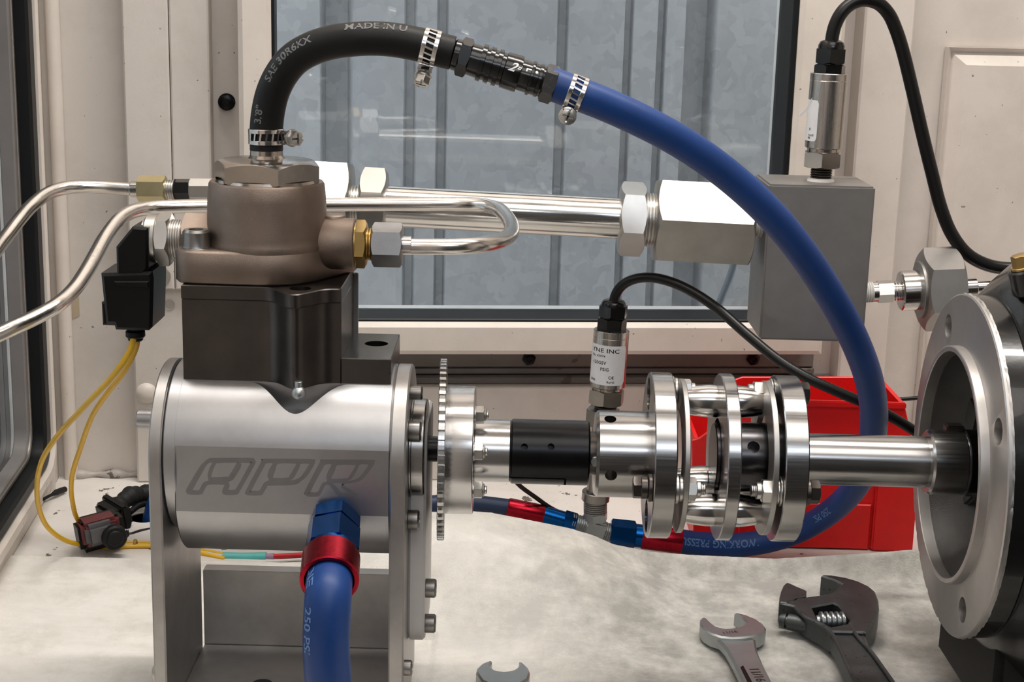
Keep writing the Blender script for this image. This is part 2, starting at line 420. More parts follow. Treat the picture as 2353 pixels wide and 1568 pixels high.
# ================================================================== THE SETTING
def struct(name, m, mat, ang=35): o = obj(name, m, mat, None, ang); o['kind'] = 'structure'; return o
SL = -342.0
wfn = lambda x, y, h: W(x, h, y)                       # (along the wall, height, towards the room)
lfn = lambda x, y, h: W(SL-h, x, y)                    # left wall: (distance from back wall, height, outwards)
s285, _ = PW(287, 200, 0); s2085, _ = PW(2082, 300, 0)
pkL, _ = PW(487, 400, 0); pkR, _ = PW(1968, 300, 0); _, pkB = PW(1240, 890, 0)
frL, _ = PW(548, 240, 28); frR, _ = PW(1940, 140, 28); _, frB = PW(1240, 817, 28)
opL, _ = PW(624, 200, 28); opR, _ = PW(1836, 100, 28); _, opB = PW(1240, 743, 28)
TOP = 1250.0; ZF0 = -900.
m = M()
for a, b in ((s285, pkL), (pkR, s2085)):
    m.prism(wfn, [(a, 0), (b, 0), (b, TOP), (a, TOP)], -24, 0, bev=1.5)
m.prism(wfn, [(pkL, 0), (pkR, 0), (pkR, pkB), (pkL, pkB)], -24, 0, bev=1.0)
s400, z666 = PW(402, 666, 6)
m.prism(wfn, [(s285, z666), (s400-.3, z666), (s400-.3, TOP), (s285, TOP)], -1, 6, bev=1.2)
m.prism(wfn, [(s400+.3, z666), (pkL, z666), (pkL, TOP), (s400+.3, TOP)], -1, 6, bev=1.2)
m.prism(wfn, [(pkL, 520), (pkR, 520), (pkR, TOP), (pkL, TOP)], -24, 0)
m.prism(wfn, [(SL-40, 0), (s285+10, 0), (s285+10, TOP), (SL-40, TOP)], -40, -16)
m.prism(wfn, [(s2085-10, 0), (1400, 0), (1400, TOP), (s2085-10, TOP)], -44, -20)
rbL, rbT = PW(2180, 108, -12)
m.prism(wfn, [(rbL, 18), (rbL+260, 18), (rbL+260, rbT), (rbL, rbT)], -24, -6, bev=13)
# back of the pocket, with the window opening through it
m.prism(wfn, [(pkL-8, 0), (pkR+8, 0), (pkR+8, 540), (pkL-8, 540)], -36, -22, holes=[[(opL, opB), (opR, opB), (opR, 480), (opL, 480)]])
struct('wall_back', m, PAINT)
PAINT_G = paint('shaded_grime_paint', (.20, .18, .165), .1, .6)  # grimy recess paint, darkened further to hold the window frame's shade
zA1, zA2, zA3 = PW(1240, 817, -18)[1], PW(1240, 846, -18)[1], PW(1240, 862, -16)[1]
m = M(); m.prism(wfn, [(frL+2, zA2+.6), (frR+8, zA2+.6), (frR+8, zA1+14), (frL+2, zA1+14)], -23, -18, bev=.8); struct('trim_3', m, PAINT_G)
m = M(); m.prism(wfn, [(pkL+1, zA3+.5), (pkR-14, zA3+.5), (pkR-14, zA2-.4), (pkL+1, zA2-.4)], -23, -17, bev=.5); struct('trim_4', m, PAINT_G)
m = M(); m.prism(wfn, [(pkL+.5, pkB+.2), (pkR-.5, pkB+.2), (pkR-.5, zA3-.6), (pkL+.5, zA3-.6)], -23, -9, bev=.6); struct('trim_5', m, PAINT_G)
# corner beads and post between the left window and the back wall
m = M(); rr = [(SL-1, 14, 4), (SL+10, -12, 5)]
for s_, d_, r_ in rr: m.cyl(Fr(W(s_, d_, 0), (0, 0, 1), (0, -1, 0)), 0, 700, r_, .2, 24)
struct('trim_1', m, PAINT_F)
# left wall with its window
wd0, wz0 = 26.0, 26.0
m = M(); m.prism(lfn, [(-16, ZF0), (2600, ZF0), (2600, TOP), (-16, TOP)], 0, 40, holes=[rrect(wd0, wz0, 560, 520, 22)])
struct('wall_left', m, PAINT_F)
win2 = thing('window_2', None, None, W(SL, wd0, wz0), kind='structure')
m = M(); m.prism(lfn, rrect(wd0-5, wz0-9, 566, 528, 24), -7, 6, holes=[rrect(wd0, wz0, 561, 522, 22)], bev=1.5); obj('window_frame', m, PAINT_F, win2)
m = M(); m.prism(lfn, rrect(wd0, wz0, 560.5, 521, 22), -4, 16, holes=[rrect(wd0+17, wz0+10, 546, 506, 18)], bev=2); obj('seal', m, SEAL, win2)
m = M(); m.prism(lfn, rrect(wd0+16, wz0+9, 546.5, 507, 18), 6, 16, holes=[rrect(wd0+30, wz0+17, 533, 495, 17)], bev=1); obj('spacer_strip', m, DKGREY, win2)
m = M(); m.prism(lfn, rrect(wd0+22, wz0+13, 541, 501, 18), 4.5, 7, holes=[rrect(wd0+26, wz0+15, 537, 498, 17)], bev=.6); obj('spacer_strip', m, ALU_R, win2)
m = M(); m.prism(lfn, rrect(wd0+10, wz0+5, 552, 512, 18), 15, 20); obj('pane', m, GLASS, win2)
# back window
win1 = thing('window_1', None, None, W((opL+opR)/2, 0, opB), kind='structure')
m = M(); m.prism(wfn, [(frL, frB), (frR, frB), (frR, 500), (frL, 500)], -22, 28, holes=[[(opL, opB), (opR, opB), (opR, 470), (opL, 470)]], bev=3.5); obj('window_frame', m, PAINT_F, win1)
m = M(); m.prism(wfn, [(opL+.05, opB+.05), (opR-.05, opB+.05), (opR-.05, 469), (opL+.05, 469)], -14, 24, holes=[[(opL+2.2, opB+2.2), (opR-4.5, opB+2.2), (opR-4.5, 466), (opL+2.2, 466)]], bev=.8); obj('seal', m, SEAL, win1)
m = M(); m.prism(wfn, [(opL+.5, opB+.5), (opR-.5, opB+.5), (opR-.5, 468), (opL+.5, 468)], -8, -3); obj('pane', m, GLASS, win1)
for (u, v) in ((520, 235), (1215, 824), (1730, 824)):
    s_, z_ = PW(u, v, -18); F = Fr(W(s_, -22, z_), WIN)
    m = M(); m.cyl(F, 0, 1.2, 6.3, .3, 28); m.hexn(F, 1.2, 6, 9.5, .2, 0, 1); m.cyl(F, 6, 8.2, 2.7, .5, 20); m.pipe(F, 8, 9, 2.7, 1.6, .2, 20)
    obj('bolt', m, BLKST, win1)
# floor, ceiling, the rest of the container
m = M(); m.prism(lambda x, y, h: W(x, y, h), [(SL+.3, -44), (1355, -44), (1355, 555), (SL+.3, 555)], -30, 0)
fl = tag(obj('workbench', m, FLOOR), 'white painted bench top carrying the whole test rig', 'bench')
m = M(); m.prism(lambda x, y, h: W(x, y, h), [(SL-40, -44), (1400, -44), (1400, 2620), (SL-40, 2620)], ZF0-30, ZF0); struct('floor', m, DARKW)
m = M(); m.prism(lambda x, y, h: W(x, y, h), [(SL-40, -44), (1400, -44), (1400, 2620), (SL-40, 2620)], TOP, TOP+30); struct('ceiling', m, PAINT)
m = M(); m.prism(lambda x, y, h: W(1360+h, x, y), [(-40, ZF0), (2620, ZF0), (2620, TOP), (-40, TOP)], 0, 40); struct('wall_right', m, PAINT_R)
m = M(); m.prism(lambda x, y, h: W(x, 2580+h, y), [(SL-40, ZF0), (1400, ZF0), (1400, TOP), (SL-40, TOP)], 0, 40); struct('wall_front', m, DARKW)
# weld bead, patched paint and ledge line at the foot of the wall
m = M()
pts = [W(SL+10+i*6, -14+2.5*noise.noise((i*.6, 0, 0)), 2.+1.4*noise.noise((i*.8, 3, 0))) for i in range(26)]
m.tube(path(pts, 3), lambda t: 3.2+1.2*math.sin(t*37), 10); struct('baseboard_back', m, PAINT_D, 80)
# corrugated steel of the neighbouring container, outside
m = M(); D0 = -250
bands = [(300, 420), (480, 520), (600, 640), (735, 812), (926, 958), (1000, 1030), (1272, 1302), (1425, 1447), (1500, 1522), (1563, 1636), (1800, 1870), (2010, 2080)]
pr = []
for a, b in bands:
    a_, b_ = PW(a, 300, D0)[0], PW(b, 300, D0)[0]; dp = 24 if b-a > 50 else 9; sl = min(5, (b_-a_)*.25)
    pr += [(a_, D0), (a_+sl, D0-dp), (b_-sl, D0-dp), (b_, D0)]
pr = [(-1200, D0)]+pr+[(1200, D0)]
m.prism(lambda x, y, h: W(x, y, h), pr+[(1200, D0-60), (-1200, D0-60)], -300, 620); struct('wall_outside', m, GALV, 20)
m = M(); m.prism(lambda x, y, h: W(x, y, h), [(SL-420, -300), (SL-400, -300), (SL-400, 1500), (SL-420, 1500)], -300, 620); struct('wall_outside_left', m, GALV)
pp = [W(*(lambda q: (q[0], -120, q[1]))(PW(u, v, -120))) for u, v in ((1692, 590), (1676, 640), (1656, 690), (1636, 745), (1625, 790))]
m = M(); m.tube(path(pp, 6), 3.2, 14); tag(obj('outdoor_cable', m, plain('grey_cable', (.13, .16, .18), .5)), 'grey cable hanging outside behind the window glass', 'cable')
# dark vertical trim at the right edge, and the small wall plate left of the pump
a = PW(2341, 225, -18)
m = M(); m.prism(wfn, [(a[0], 40), (a[0]+30, 40), (a[0]+30, a[1]), (a[0], a[1])], -20, -10, bev=1.5); struct('trim_2', m, DKGREY)
pl = thing('wall_screw', 'socket screw in the painted wall just left of the bronze pump', 'screw', W(*(lambda q: (q[0], 7, q[1]))(PW(370, 636, 7))))
s_, z_ = PW(370, 636, 7); F = Fr(W(s_, 7, z_), WIN)
m = M(); m.lathe(F, [(0, 0), (0, 7), (1.2, 6.6), (1.2, 4), (3.4, 3.6), (3.4, 2.2), (1.4, 1.8), (1.4, 0)], 28); obj('head', m, NUT, pl)
s_, z_ = PW(389, 701, 0); F = Fr(W(s_, 0, z_), WIN)
m = M(); m.lathe(F, [(-.5, 0), (.25, 0), (.25, 3.2), (.6, 3.6), (.6, 4.1), (-.5, 4.2)], 28)
tag(obj('plug_button', m, PAINT_D), 'small round plug in the wall below the white plate', 'plug')
s_, z_ = PW(336, 906, 2); F = Fr(W(s_, 0, z_), WIN)
m = M(); m.lathe(F, [(0, 0), (0, 8), (2.5, 6.6), (4.2, 3.2), (4.5, 0)], 28); tag(obj('wall_rivet', m, PAINT_F), 'painted domed rivet on the wall left of the round end plate', 'rivet')

s0_, z0_ = PW(159, 738, -15.6); s1_, z1_ = PW(181, 678, -15.6)
m = M(); m.prism(wfn, [(s0_, z0_), (s1_, z0_+4), (s1_, z1_), (s0_, z1_-3)], -16, -15.6); tag(obj('tape_patch', m, plain('tan_tape', (.42, .34, .24), .6)), 'small tan tape patch on the wall near the left corner', 'tape')
# ================================================================== SHAFT LINE
AX = A3(0, 0, 139.7); K0 = mmpx(AX)
def sx(u, v=1040, Y=0): return float(P(u, v, Y)[0])
FX = Fr((0, 0, 139.7), (1, 0, 0))                      # x along the shaft, y away from the camera, z up
def R(px): return px*K0
def polar(x, r, ang): return FX(x, -r*cos(ang), r*sin(ang))   # ang measured up from the side facing the camera
def pol_fr(x, r, ang, dirx=1): return Fr(polar(x, r, ang), (dirx, 0, 0))

# ---- cam box: the driven housing the pump sits on
xl = sx(345, 1200, -42); xl2 = sx(375, 1200, -42); xb0 = sx(402, 1100, -40); xb1 = sx(896, 1100, -40); xr = sx(930, 1250, -42)
hb = thing('pump_housing', 'grey machined aluminium pump drive box with APR engraved on its barrel', 'housing', (sx(640), 0, 0))
yz = lambda x0: (lambda a, b, h: FX(x0+h, a, b))
Rp = 43.4; zb = -139.7+1.6
def endplate(ztop_r): return circle(0, 0, ztop_r, 40, 0, pi)+[(-ztop_r, zb), (ztop_r, zb)]
m = M(); m.prism(yz(xl), endplate(Rp), 0, xl2-xl, bev=.8); obj('side_plate', m, ALU_R, hb)
m = M(); m.prism(yz(xb1), endplate(Rp), 0, xr-xb1, bev=.8); obj('side_plate', m, ALU_R, hb)
# barrel: stadium section with a milled flat towards the camera
rb, dz = 43.2, -11.0
sec = circle(0, 0, rb, 73, 0, pi)+circle(0, dz, rb, 73, pi, 2*pi); yf = -41.7
sec = [(max(y, yf), z) for y, z in sec]; sec = [q for i, q in enumerate(sec) if not (q[0] == yf and sec[i-1][0] == yf and sec[(i+1) % len(sec)][0] == yf)]
m = M(); m.prism(yz(xb0), sec, 0, xb1-xb0, bev=.6); brl = obj('barrel', m, ALU, hb, 7)
# engraved outlined letters
def eng(u, v): p = P(410+u/4.706, 1020+v/4.706, yf); return (p[0], p[2])
letters = [
 [(380, 160), (770, 160), (815, 172), (828, 200), (800, 260), (660, 510), (640, 540), (600, 550), (510, 550), (482, 535), (480, 505), (498, 462), (490, 440), (340, 438), (300, 455), (265, 520), (240, 545), (120, 545), (92, 530), (90, 500), (110, 460), (230, 260), (290, 195), (330, 168)],
 [(430, 205), (620, 200), (632, 215), (560, 340), (535, 362), (370, 368), (350, 355), (375, 270), (398, 225)],
 [(330, 205), (375, 202), (345, 260), (320, 340), (330, 400), (290, 415), (262, 440), (225, 505), (160, 508), (150, 495), (270, 280), (300, 230)],
 [(665, 205), (770, 205), (778, 220), (640, 470), (600, 505), (545, 505), (535, 490), (548, 455), (540, 410), (580, 390), (612, 350), (675, 240)],
 [(940, 168), (1430, 170), (1468, 190), (1465, 220), (1400, 330), (1330, 395), (1250, 440), (980, 450), (950, 470), (910, 540), (880, 555), (760, 555), (735, 540), (735, 510), (890, 215), (912, 180)],
 [(1080, 212), (1270, 212), (1278, 228), (1210, 345), (1180, 372), (1030, 376), (1018, 360), (1045, 280)],
 [(945, 210), (1025, 210), (985, 285), (968, 350), (985, 395), (940, 420), (915, 450), (880, 510), (795, 512), (785, 500), (925, 240)],
 [(1320, 215), (1420, 215), (1410, 240), (1345, 340), (1300, 380), (1235, 400), (1190, 400), (1240, 370), (1300, 265)],
 [(1580, 178), (2080, 180), (2110, 200), (2105, 230), (2010, 360), (1930, 410), (1800, 430), (1785, 455), (1925, 540), (1930, 560), (1910, 572), (1750, 570), (1720, 555), (1640, 450), (1600, 440), (1575, 460), (1535, 540), (1500, 566), (1400, 566), (1372, 545), (1372, 515), (1520, 230), (1550, 190)],
 [(1720, 228), (1910, 228), (1918, 245), (1850, 355), (1815, 380), (1660, 385), (1650, 370), (1690, 285)],
 [(1962, 222), (2050, 222), (2055, 240), (1985, 340), (1930, 385), (1860, 405), (1800, 408), (1870, 375), (1930, 280)],
 [(1668, 425), (1780, 428), (1768, 470), (1850, 532), (1760, 535), (1715, 480)],
 [(1585, 222), (1660, 222), (1625, 300), (1605, 360), (1612, 410), (1570, 425), (1545, 455), (1510, 525), (1430, 530), (1422, 515), (1565, 250)],
]
def band(pts2, w):
    p = [A3(*q) for q in smooth2(pts2, 3)]; o = []; n = len(p)
    for k in range(n):
        t = p[(k+1) % n]-p[k-1]; t /= np.linalg.norm(t)+1e-9; o.append((p[k], A3(-t[1], t[0])))
    return [tuple(a+nn*w/2) for a, nn in o], [tuple(a-nn*w/2) for a, nn in o]
m = M()
for lt in letters:
    q = [eng(*p) for p in lt]; a, b = band(q, .55); n = len(a)
    vs = [A3(x, yf-.03, z) for x, z in a]+[A3(x, yf-.03, z) for x, z in b]
    m.add(vs, [(k, (k+1) % n, n+(k+1) % n, n+k) for k in range(n)])
# broad engraved stroke between the outlines: outer contour minus the inner ones
for o_, hs in ((0, (1, 2, 3)), (4, (5, 6, 7)), (8, (9, 10, 11, 12))):
    L0 = [eng(*p) for p in smooth2(letters[o_], 3)]; H = [[eng(*p) for p in smooth2(letters[h], 3)] for h in hs]
    lp = [[Vector((x, z, 0)) for x, z in l] for l in [L0]+H]
    tri = tessellate_polygon(lp); vs = [A3(p.x, yf-.015, p.y) for l in lp for p in l]
    m.add(vs, [tuple(t) for t in tri])
obj('engraved_letters', m, LOGO, hb)
# left flange, seal ring
xo = xl2+R(3)
m = M(); m.cyl(FX, xl2, xo, Rp-1.2, .1, 64); obj('seal_ring', m, SEAL, hb)
m = M(); m.cyl(FX, xo, xb0+1, Rp-.2, .5, 96); obj('end_flange', m, ALU, hb)
# base between the plates
yb = 47.0
zt = P(650, 1315, yb)[2]; zfl = P(650, 1485, yb)[2]
m = M(); m.wbox((xl2, yb, 1.6), (xb1, yb+9, zt), .5); obj('back_panel', m, ALU_R, hb)
m = M(); m.wbox((xl2, -43, 1.6), (xb1, yb-.2, zfl), .5); obj('base_plate', m, ALU_R, hb)
p = P(597, 1566, -22); m = M(); m.cyl(Fr((p[0], -15, zfl), (0, 0, 1)), 0, 7, 6.8, 1.6, 32); obj('base_bolt', m, BLKST, hb)
p = P(341, 1546, -36); m = M(); m.lathe(Fr((xl, p[1], p[2]), (-1, 0, 0)), [(0, 0), (0, 5.5), (1.2, 5), (2.6, 2.8), (2.8, 0)], 28); obj('base_bolt', m, NUT, hb)
# stub of a rear shaft on the left
m = M(); m.cyl(Fr((xl-22, 26, PZ(330, 978, 0)[2]+138+6), (1, 0, 0)), 0, 24, 5.2, .8, 28); obj('rear_pin', m, ALU, hb)
# bearing cap, mounting plate of pale nylon, screws
xc1 = sx(977)
m = M(); m.cyl(FX, xr, xc1+.8, R(116), .7, 72); m.cyl(FX, xr, xr+1.5, R(118), .4, 72); obj('bearing_cap', m, TURN, hb)
def capscrew(F, L, r=4.2, name='cap_screw', par=None, mat=None):
    m = M(); m.lathe(F, [(0, 0), (0, r*.97), (.5, r), (L-.8, r), (L, r-.7), (L, r*.55), (L-2.2, r*.5), (L-2.2, 0)], 36)
    return obj(name, m, mat or SOCKET, par or hb)
for (u, v, Y, px, L) in ((930, 990, -24, 22, 6.2), (940, 903, -14, 16, 6.2), (935, 1195, -22, 23, 5.6)):
    q = P(u, v, Y); capscrew(Fr((xr+(.2 if u < 940 else 0), q[1], q[2]), (1, 0, 0)), L, px*K0)
yn0, yn1 = -17., 42.
zn0, zn1 = P(955, 1487, yn0)[2], 139.7+17
xn0, xn1 = sx(937, 1300, yn0), sx(977, 1300, yn0)
m = M(); m.prism(yz(xn0), rrect(yn0, zn0-139.7, yn1, zn1-139.7, 11, 8), 0, xn1-xn0, bev=1.3); npl = obj('bracket_plate', m, NYLON, hb)
for v in (1352, 1433):
    q = P(978, v, yn0+6); capscrew(Fr((xn1, q[1], q[2]), (1, 0, 0)), 5.6, R(22), par=hb)
q = P(905, 1520, -43); capscrew(Fr((xr, -38, P(930, 1535, -38)[2]), (1, 0, 0)), 4.2, R(18), par=hb)

# ---- dark adapter block with a drilled lug
YF, YB = -20.5, 37.0
zc0 = P(650, 880, YF)[2]; zc1 = P(500, 657, YF)[2]; zl = P(840, 826, YF)[2]; zstep = P(500, 690, YF)[2]
xa0, xa1, xa2 = sx(418, 760, YF), sx(784, 760, YF), sx(898, 840, YF); xbs = sx(686, 780, YF)
ab = thing('adapter_block', 'dark steel block under the bronze pump with a drilled lug at its right', 'bracket', ((xa0+xa1)/2, 8, zc0))
def outline(x0, x1, inset, bw, bh, yb_=YB):
    f = YF+inset; o = [(x1, yb_), (x0, yb_), (x0, f)]
    for t in np.linspace(-1, 1, 41):
        o.append((xbs+t*bw*2.0, f-bh*(.5+.5*cos(pi*t))**1.9))
    return o+[(x1, f)]
xyz = lambda x, y, h: A3(x, y, h)
m = M(); m.prism(xyz, outline(xa0, xa1, 1.2, 9.5, 13.5), zc0, zstep+.1, bev=.4); blk = obj('block', m, DARKST, ab)
m = M(); m.prism(xyz, outline(xa0, xa1, 0, 10.5, 16.5), zstep, zc1, bev=.5); tp = obj('top_flange', m, DARKST, ab)
h_ = PZ(690, 663, zc1); c = M(); c.cyl(Fr((h_[0], h_[1], zc1-30), (0, 0, 1)), 0, 60, R(24), 0.01, 40); cut(tp, c); cut(blk, c)
m = M(); m.prism(xyz, [(xa1-.5, YF+1.2), (xa2, YF+1.2), (xa2, YB), (xa1-.5, YB)], zc0, zl, bev=.4); lg = obj('lug', m, metal('lug_steel', (.10, .093, .088), .28, .06, None, 0), ab)
h_ = PZ(865, 790, zl); c = M(); c.cyl(Fr((h_[0], h_[1], zl-30), (0, 0, 1)), 0, 60, R(27), .01, 40); cut(lg, c)
p = P(686, 904, YF-13); m = M(); m.lathe(Fr((p[0], p[1], p[2]-3.7), (0, 0, 1)), [(3.7-3.7*cos(t), 3.7*sin(t)) for t in np.linspace(0, pi, 17)], 28)
m.cyl(Fr((p[0], p[1], p[2]), (0, 0, 1)), 0, 6, 1.9, .2, 20); obj('ball_stud', m, CHROME, ab)
# clearance pocket milled into the barrel under the boss
bell = [(xbs+t*25, YF+.6-14.2*(.5+.5*cos(pi*t))) for t in np.linspace(-1, 1, 49)]
c = M(); c.prism(xyz, bell, 139.7+25., 139.7+60); cut(brl, c); brl.data.set_sharp_from_angle(angle=rad(9))
m = M(); m.wbox((xa1, YB-2.5, P(790, 780, YB)[2]), (xa1+2.5, YB, zc1-2), .4); obj('back_strip', m, ALU_R, ab)

# ---- bronze fuel pump
YC = 9.5
xp = sx(614, 500, YC); zflt = P(430, 578, YF)[2]; ztop = P(614, 433, YC-29)[2]; zcap0 = P(614, 430, YC-27)[2]; zcap1 = P(614, 385, YC-26)[2]
fp = thing('fuel_pump', 'cast bronze fuel pump with a nickel hex cap on the dark adapter block', 'pump', (xp, YC, zc1))
zax = P(780, 560, YC)[2]
xlug = sx(452, 555, -8); ylug = -9.
m = M()
hl = hull(circle(xp, YC, 30.2, 60)+circle(xlug+1, ylug, 11.2, 32)+circle(2*xp-xlug, 2*YC-ylug, 11.2, 32))
m.prism(xyz, hl, zc1+.1, zflt, bev=1.3)
obj('flange', m, BRONZE, fp, 50)
zt_ = ztop
m = M(); pr = [(zflt-6, 0), (zflt-6, 30.0), (zflt-1.4, 30.0), (zflt+.6, 30.6), (zflt+2.2, 30.1), (zflt+5, 29.8), (zt_-8, 29.3), (zt_-1.2, 28.6), (zt_, 27.8), (zt_+.1, 24), (zt_-.5, 0)]
m.lathe(Fr((xp, YC, 0), (0, 0, 1)), pr, 96); obj('body', m, BRONZE, fp, 50)
m = M(); m.cyl(Fr((xp, YC, zax), (1, 0, 0)), 20, sx(817, 560, YC)-xp, 13, .8, 48); m.cyl(Fr((xp+33, YC+3, zax+3), (0, 0, 1)), 0, 11.3, 6, .6, 28); obj('outlet_boss', m, BRONZE, fp, 50)
m = M(); Fb = Fr((xp, YC, zax), (-1, 0, 0)); xq = xp-sx(425, 550, YC); m.hexn(Fb, 20, xq, 24.5, .35, 0, 1); obj('inlet_boss', m, BRONZE, fp, 50)
# socket head bolt on the lug
m = M(); F = Fr((xlug, ylug, zflt-.3), (0, 0, 1)); m.lathe(F, [(0, 0), (0, 6.9), (.8, 7.1), (1.6, 6.7), (8.2, 6.7), (9.4, 5.8), (9.4, 3.6), (6.4, 3.3), (6.4, 0)], 40); m.cyl(F, -1.0, .6, 8.2, .2, 40); obj('socket_bolt', m, SOCKET, fp)
# hex cap with a hose spout
Fz = Fr((xp, YC, 0), (0, 0, 1), (0, -1, 0)); zcb = zcap0-2.0
m = M(); m.lathe(Fz, [(zt_-.8, 0), (zt_-.8, 25.2), (zt_+1.4, 25.2), (zcb+.4, 26.2)], 64); m.hexn(Fz, zcb, zcap1+.6, 46.8, rad(180-9), 1, 1, 0, 12)
m.lathe(Fz, [(zcap1+.2, 23), (zcap1+.9, 20), (zcap1+1.1, 12), (zcap1+1.7, 9.4), (zcap1+3.2, 8.2), (zcap1+7, 8.0), (zcap1+7.2, 6.2), (zcap1+16, 6.2), (zcap1+16, 0)], 56); obj('hex_cap', m, NICKEL, fp)
# brass nut and steel flare nut on the outlet
Fo = Fr((0, YC, zax), (1, 0, 0)); X = lambda u, v=560, Y=YC: sx(u, v, Y)
m = M(); m.hexn(Fo, X(819), X(843), R(95), .38, 0, 1); m.cyl(Fo, X(815), X(820), R(50), .1); obj('brass_fitting', m, BRASS, fp)
m = M(); m.thread(Fo, X(842), X(855.5), R(37), 1.2, .6); obj('threaded_stub', m, BRASS, fp)

# ---- pressure switch and its plug, left of the pump
sw = thing('pressure_switch', 'round steel pressure switch screwed into the left of the bronze pump', 'sensor', (X(380), YC, zax-14))
m = M(); m.thread(Fo, X(394), X(428), R(45), 1.1, .6, 40); obj('threaded_stub', m, NUT, sw)
m = M(); m.hexn(Fo, X(365), X(396), R(108), .2, 1, 1); obj('hex_nut', m, NUT, sw)
m = M(); m.cyl(Fo, X(338), X(367), R(54), .8, 56); m.cyl(Fo, X(331), X(340), R(44), .4, 40); obj('collar', m, NUT, sw)
pg = thing('connector_plug', 'black angled plug on the left pressure switch with yellow wires below', 'connector', (X(300), YC, zax-50))
def pv(u, v, Y=-4): q = P(u, v, Y); return (q[0], q[2])
xzp = lambda x, z, y: A3(x, y, z)
m = M(); m.prism(xzp, [pv(340, 524), pv(304, 521), pv(266, 568), pv(268, 640), pv(322, 640), pv(340, 618)], -4, 24, bev=1.2); obj('angled_head', m, PLAS, pg)
m = M(); m.prism(xzp, [pv(232, 628), pv(350, 624), pv(353, 640), pv(350, 752), pv(342, 760), pv(266, 758), pv(262, 745), pv(244, 745)], -5, 25, bev=1.5); obj('plug_body', m, PLAS, pg)
m = M(); m.prism(xzp, [pv(264, 645), pv(344, 645), pv(344, 660), pv(264, 655)], -6.2, -4, bev=.5); obj('rim', m, PLAS, pg)
m = M(); m.prism(xzp, [pv(229, 698), pv(266, 702), pv(264, 752), pv(232, 751)], -1, 18, bev=.8); obj('latch', m, PLAS, pg)
q = P(311, 757, 8); m = M(); m.cyl(Fr(q, (0, 0, -1)), 0, 4.5, 4.9, 1, 28); m.cyl(Fr(q, (0, 0, -1)), 4, 6, 3.8, .6, 28); obj('wire_boot', m, RUB, pg)
def wire(name, pts, r, mat, label, cat='wire', n=10, group=None, seg=14):
    m = M(); m.tube(path(pts, n), r, seg); return tag(obj(name, m, mat, None, 70), label, cat, group)
wire('yellow_wire', [P(308, 775, 5), P(300, 802, 4), P(268, 853, 6), P(200, 928, 25), P(130, 1005, 60), P(96, 1060, 90), P(85, 1120, 120), P(93, 1180, 150), P(115, 1218, 170), P(160, 1246, 190), P(230, 1258, 205), P(345, 1256, 212), P(440, 1268, 205), P(516, 1285, 196)], 1.55, YEL, 'yellow wire making the outer loop from the black plug to the floor')
wire('yellow_wire', [P(316, 775, 11), P(313, 797, 13), P(292, 843, 18), P(250, 900, 40), P(213, 955, 80), P(185, 1030, 120), P(165, 1100, 160), P(166, 1150, 185), P(182, 1200, 205), P(215, 1230, 215), P(270, 1246, 220), P(345, 1249, 222), P(440, 1262, 214), P(520, 1276, 205)], 1.55, YEL, 'yellow wire making the inner loop from the black plug to the floor')
sp = thing('wire_splice', 'teal heat-shrink splice seen under the barrel, yellow wire to red wire', 'splice', P(560, 1285, 200))
m = M(); m.tube(path([P(512, 1281, 200), P(560, 1282, 200), P(612, 1281, 200)], 6), 3.4, 18); obj('sleeve', m, TEAL, sp)
m = M(); m.tube(path([P(608, 1281, 200), P(618, 1281, 200), P(630, 1280, 200)], 4), 2.5, 16); obj('sleeve_end', m, plain('mauve_shrink', (.3, .2, .3), .5), sp)
wire('red_wire', [P(624, 1280, 200), P(700, 1276, 200), P(800, 1275, 200), P(930, 1276, 200)], 1.8, REDW, 'red wire on the floor seen through the gap under the barrel')
wire('white_wire', [P(600, 1293, 190), P(680, 1287, 195), P(760, 1286, 198), P(900, 1290, 200)], 1.0, plain('white_wire', (.6, .58, .56), .4), 'thin white wire on the floor beside the red wire')
m = M(); q = P(345, 1256, 210); m.pipe(Fr(P(307, 1252, 214), (1, .1, 0)), 0, 2.2, 3.6, 2.4, .3, 20); tag(obj('cable_tie', m, plain('amber_tie', (.30, .16, .02), .5)), 'small tie holding the two yellow wires together on the floor', 'cable tie')

# ================================================================== TOOTHED WHEEL, COUPLINGS, MOTOR
wh = thing('trigger_wheel', 'toothed steel wheel on an aluminium hub between pump and coupling', 'gear wheel', (sx(1060), 0, 100))
x0, x1 = sx(1008), sx(1024); n = 60; ro, ri = R(208), R(196); tp_ = []
for k in range(n):
    for f, r in ((-.27, ri), (-.2, ro), (.2, ro), (.27, ri)):
        a = 2*pi*(k+f)/n; tp_.append((r*cos(a), r*sin(a)))
FWh = Fr(FX(x0, 0, 0), (1, .035, 0)); m = M(); m.prism(lambda a, b, h: FWh(h, a, b), tp_, 0, x1-x0, holes=[circle(0, 0, 12, 40)], bev=.3); obj('toothed_disc', m, metal('wheel_steel', (.50, .49, .475), .26, .1, None, 0), wh, 20)
m = M(); m.lathe(FX, [(x1, 0), (x1, R(146)), (sx(1028), R(147)), (sx(1088), R(147)), (sx(1090), R(145)), (sx(1090), 0)], 96); obj('hub_flange', m, TURNB, wh)
m = M(); m.cyl(FX, sx(1090), sx(1173), R(72), .5, 72); obj('hub_sleeve', m, TURNB, wh)
m = M(); m.cyl(FX, sx(972), sx(1010), R(29.5), .3, 40); obj('shaft_stub', m, BLKST, wh)
xh = sx(1090)
for ang, rr in ((63, 111), (15.6, 112), (-36, 111)):
    F = pol_fr(xh, R(rr), rad(ang)); m = M(); m.hexn(F, .3, 4.8, 8.0, .3+ang*.02, 0, 1); m.cyl(F, 0, .8, 4.6, .2, 28); m.cyl(F, 4.6, 6.0, 3.5, .8, 24); m.cyl(F, 5.8, 7.2, 2.1, .4, 20); o = obj('lock_nut', m, NUT, wh)
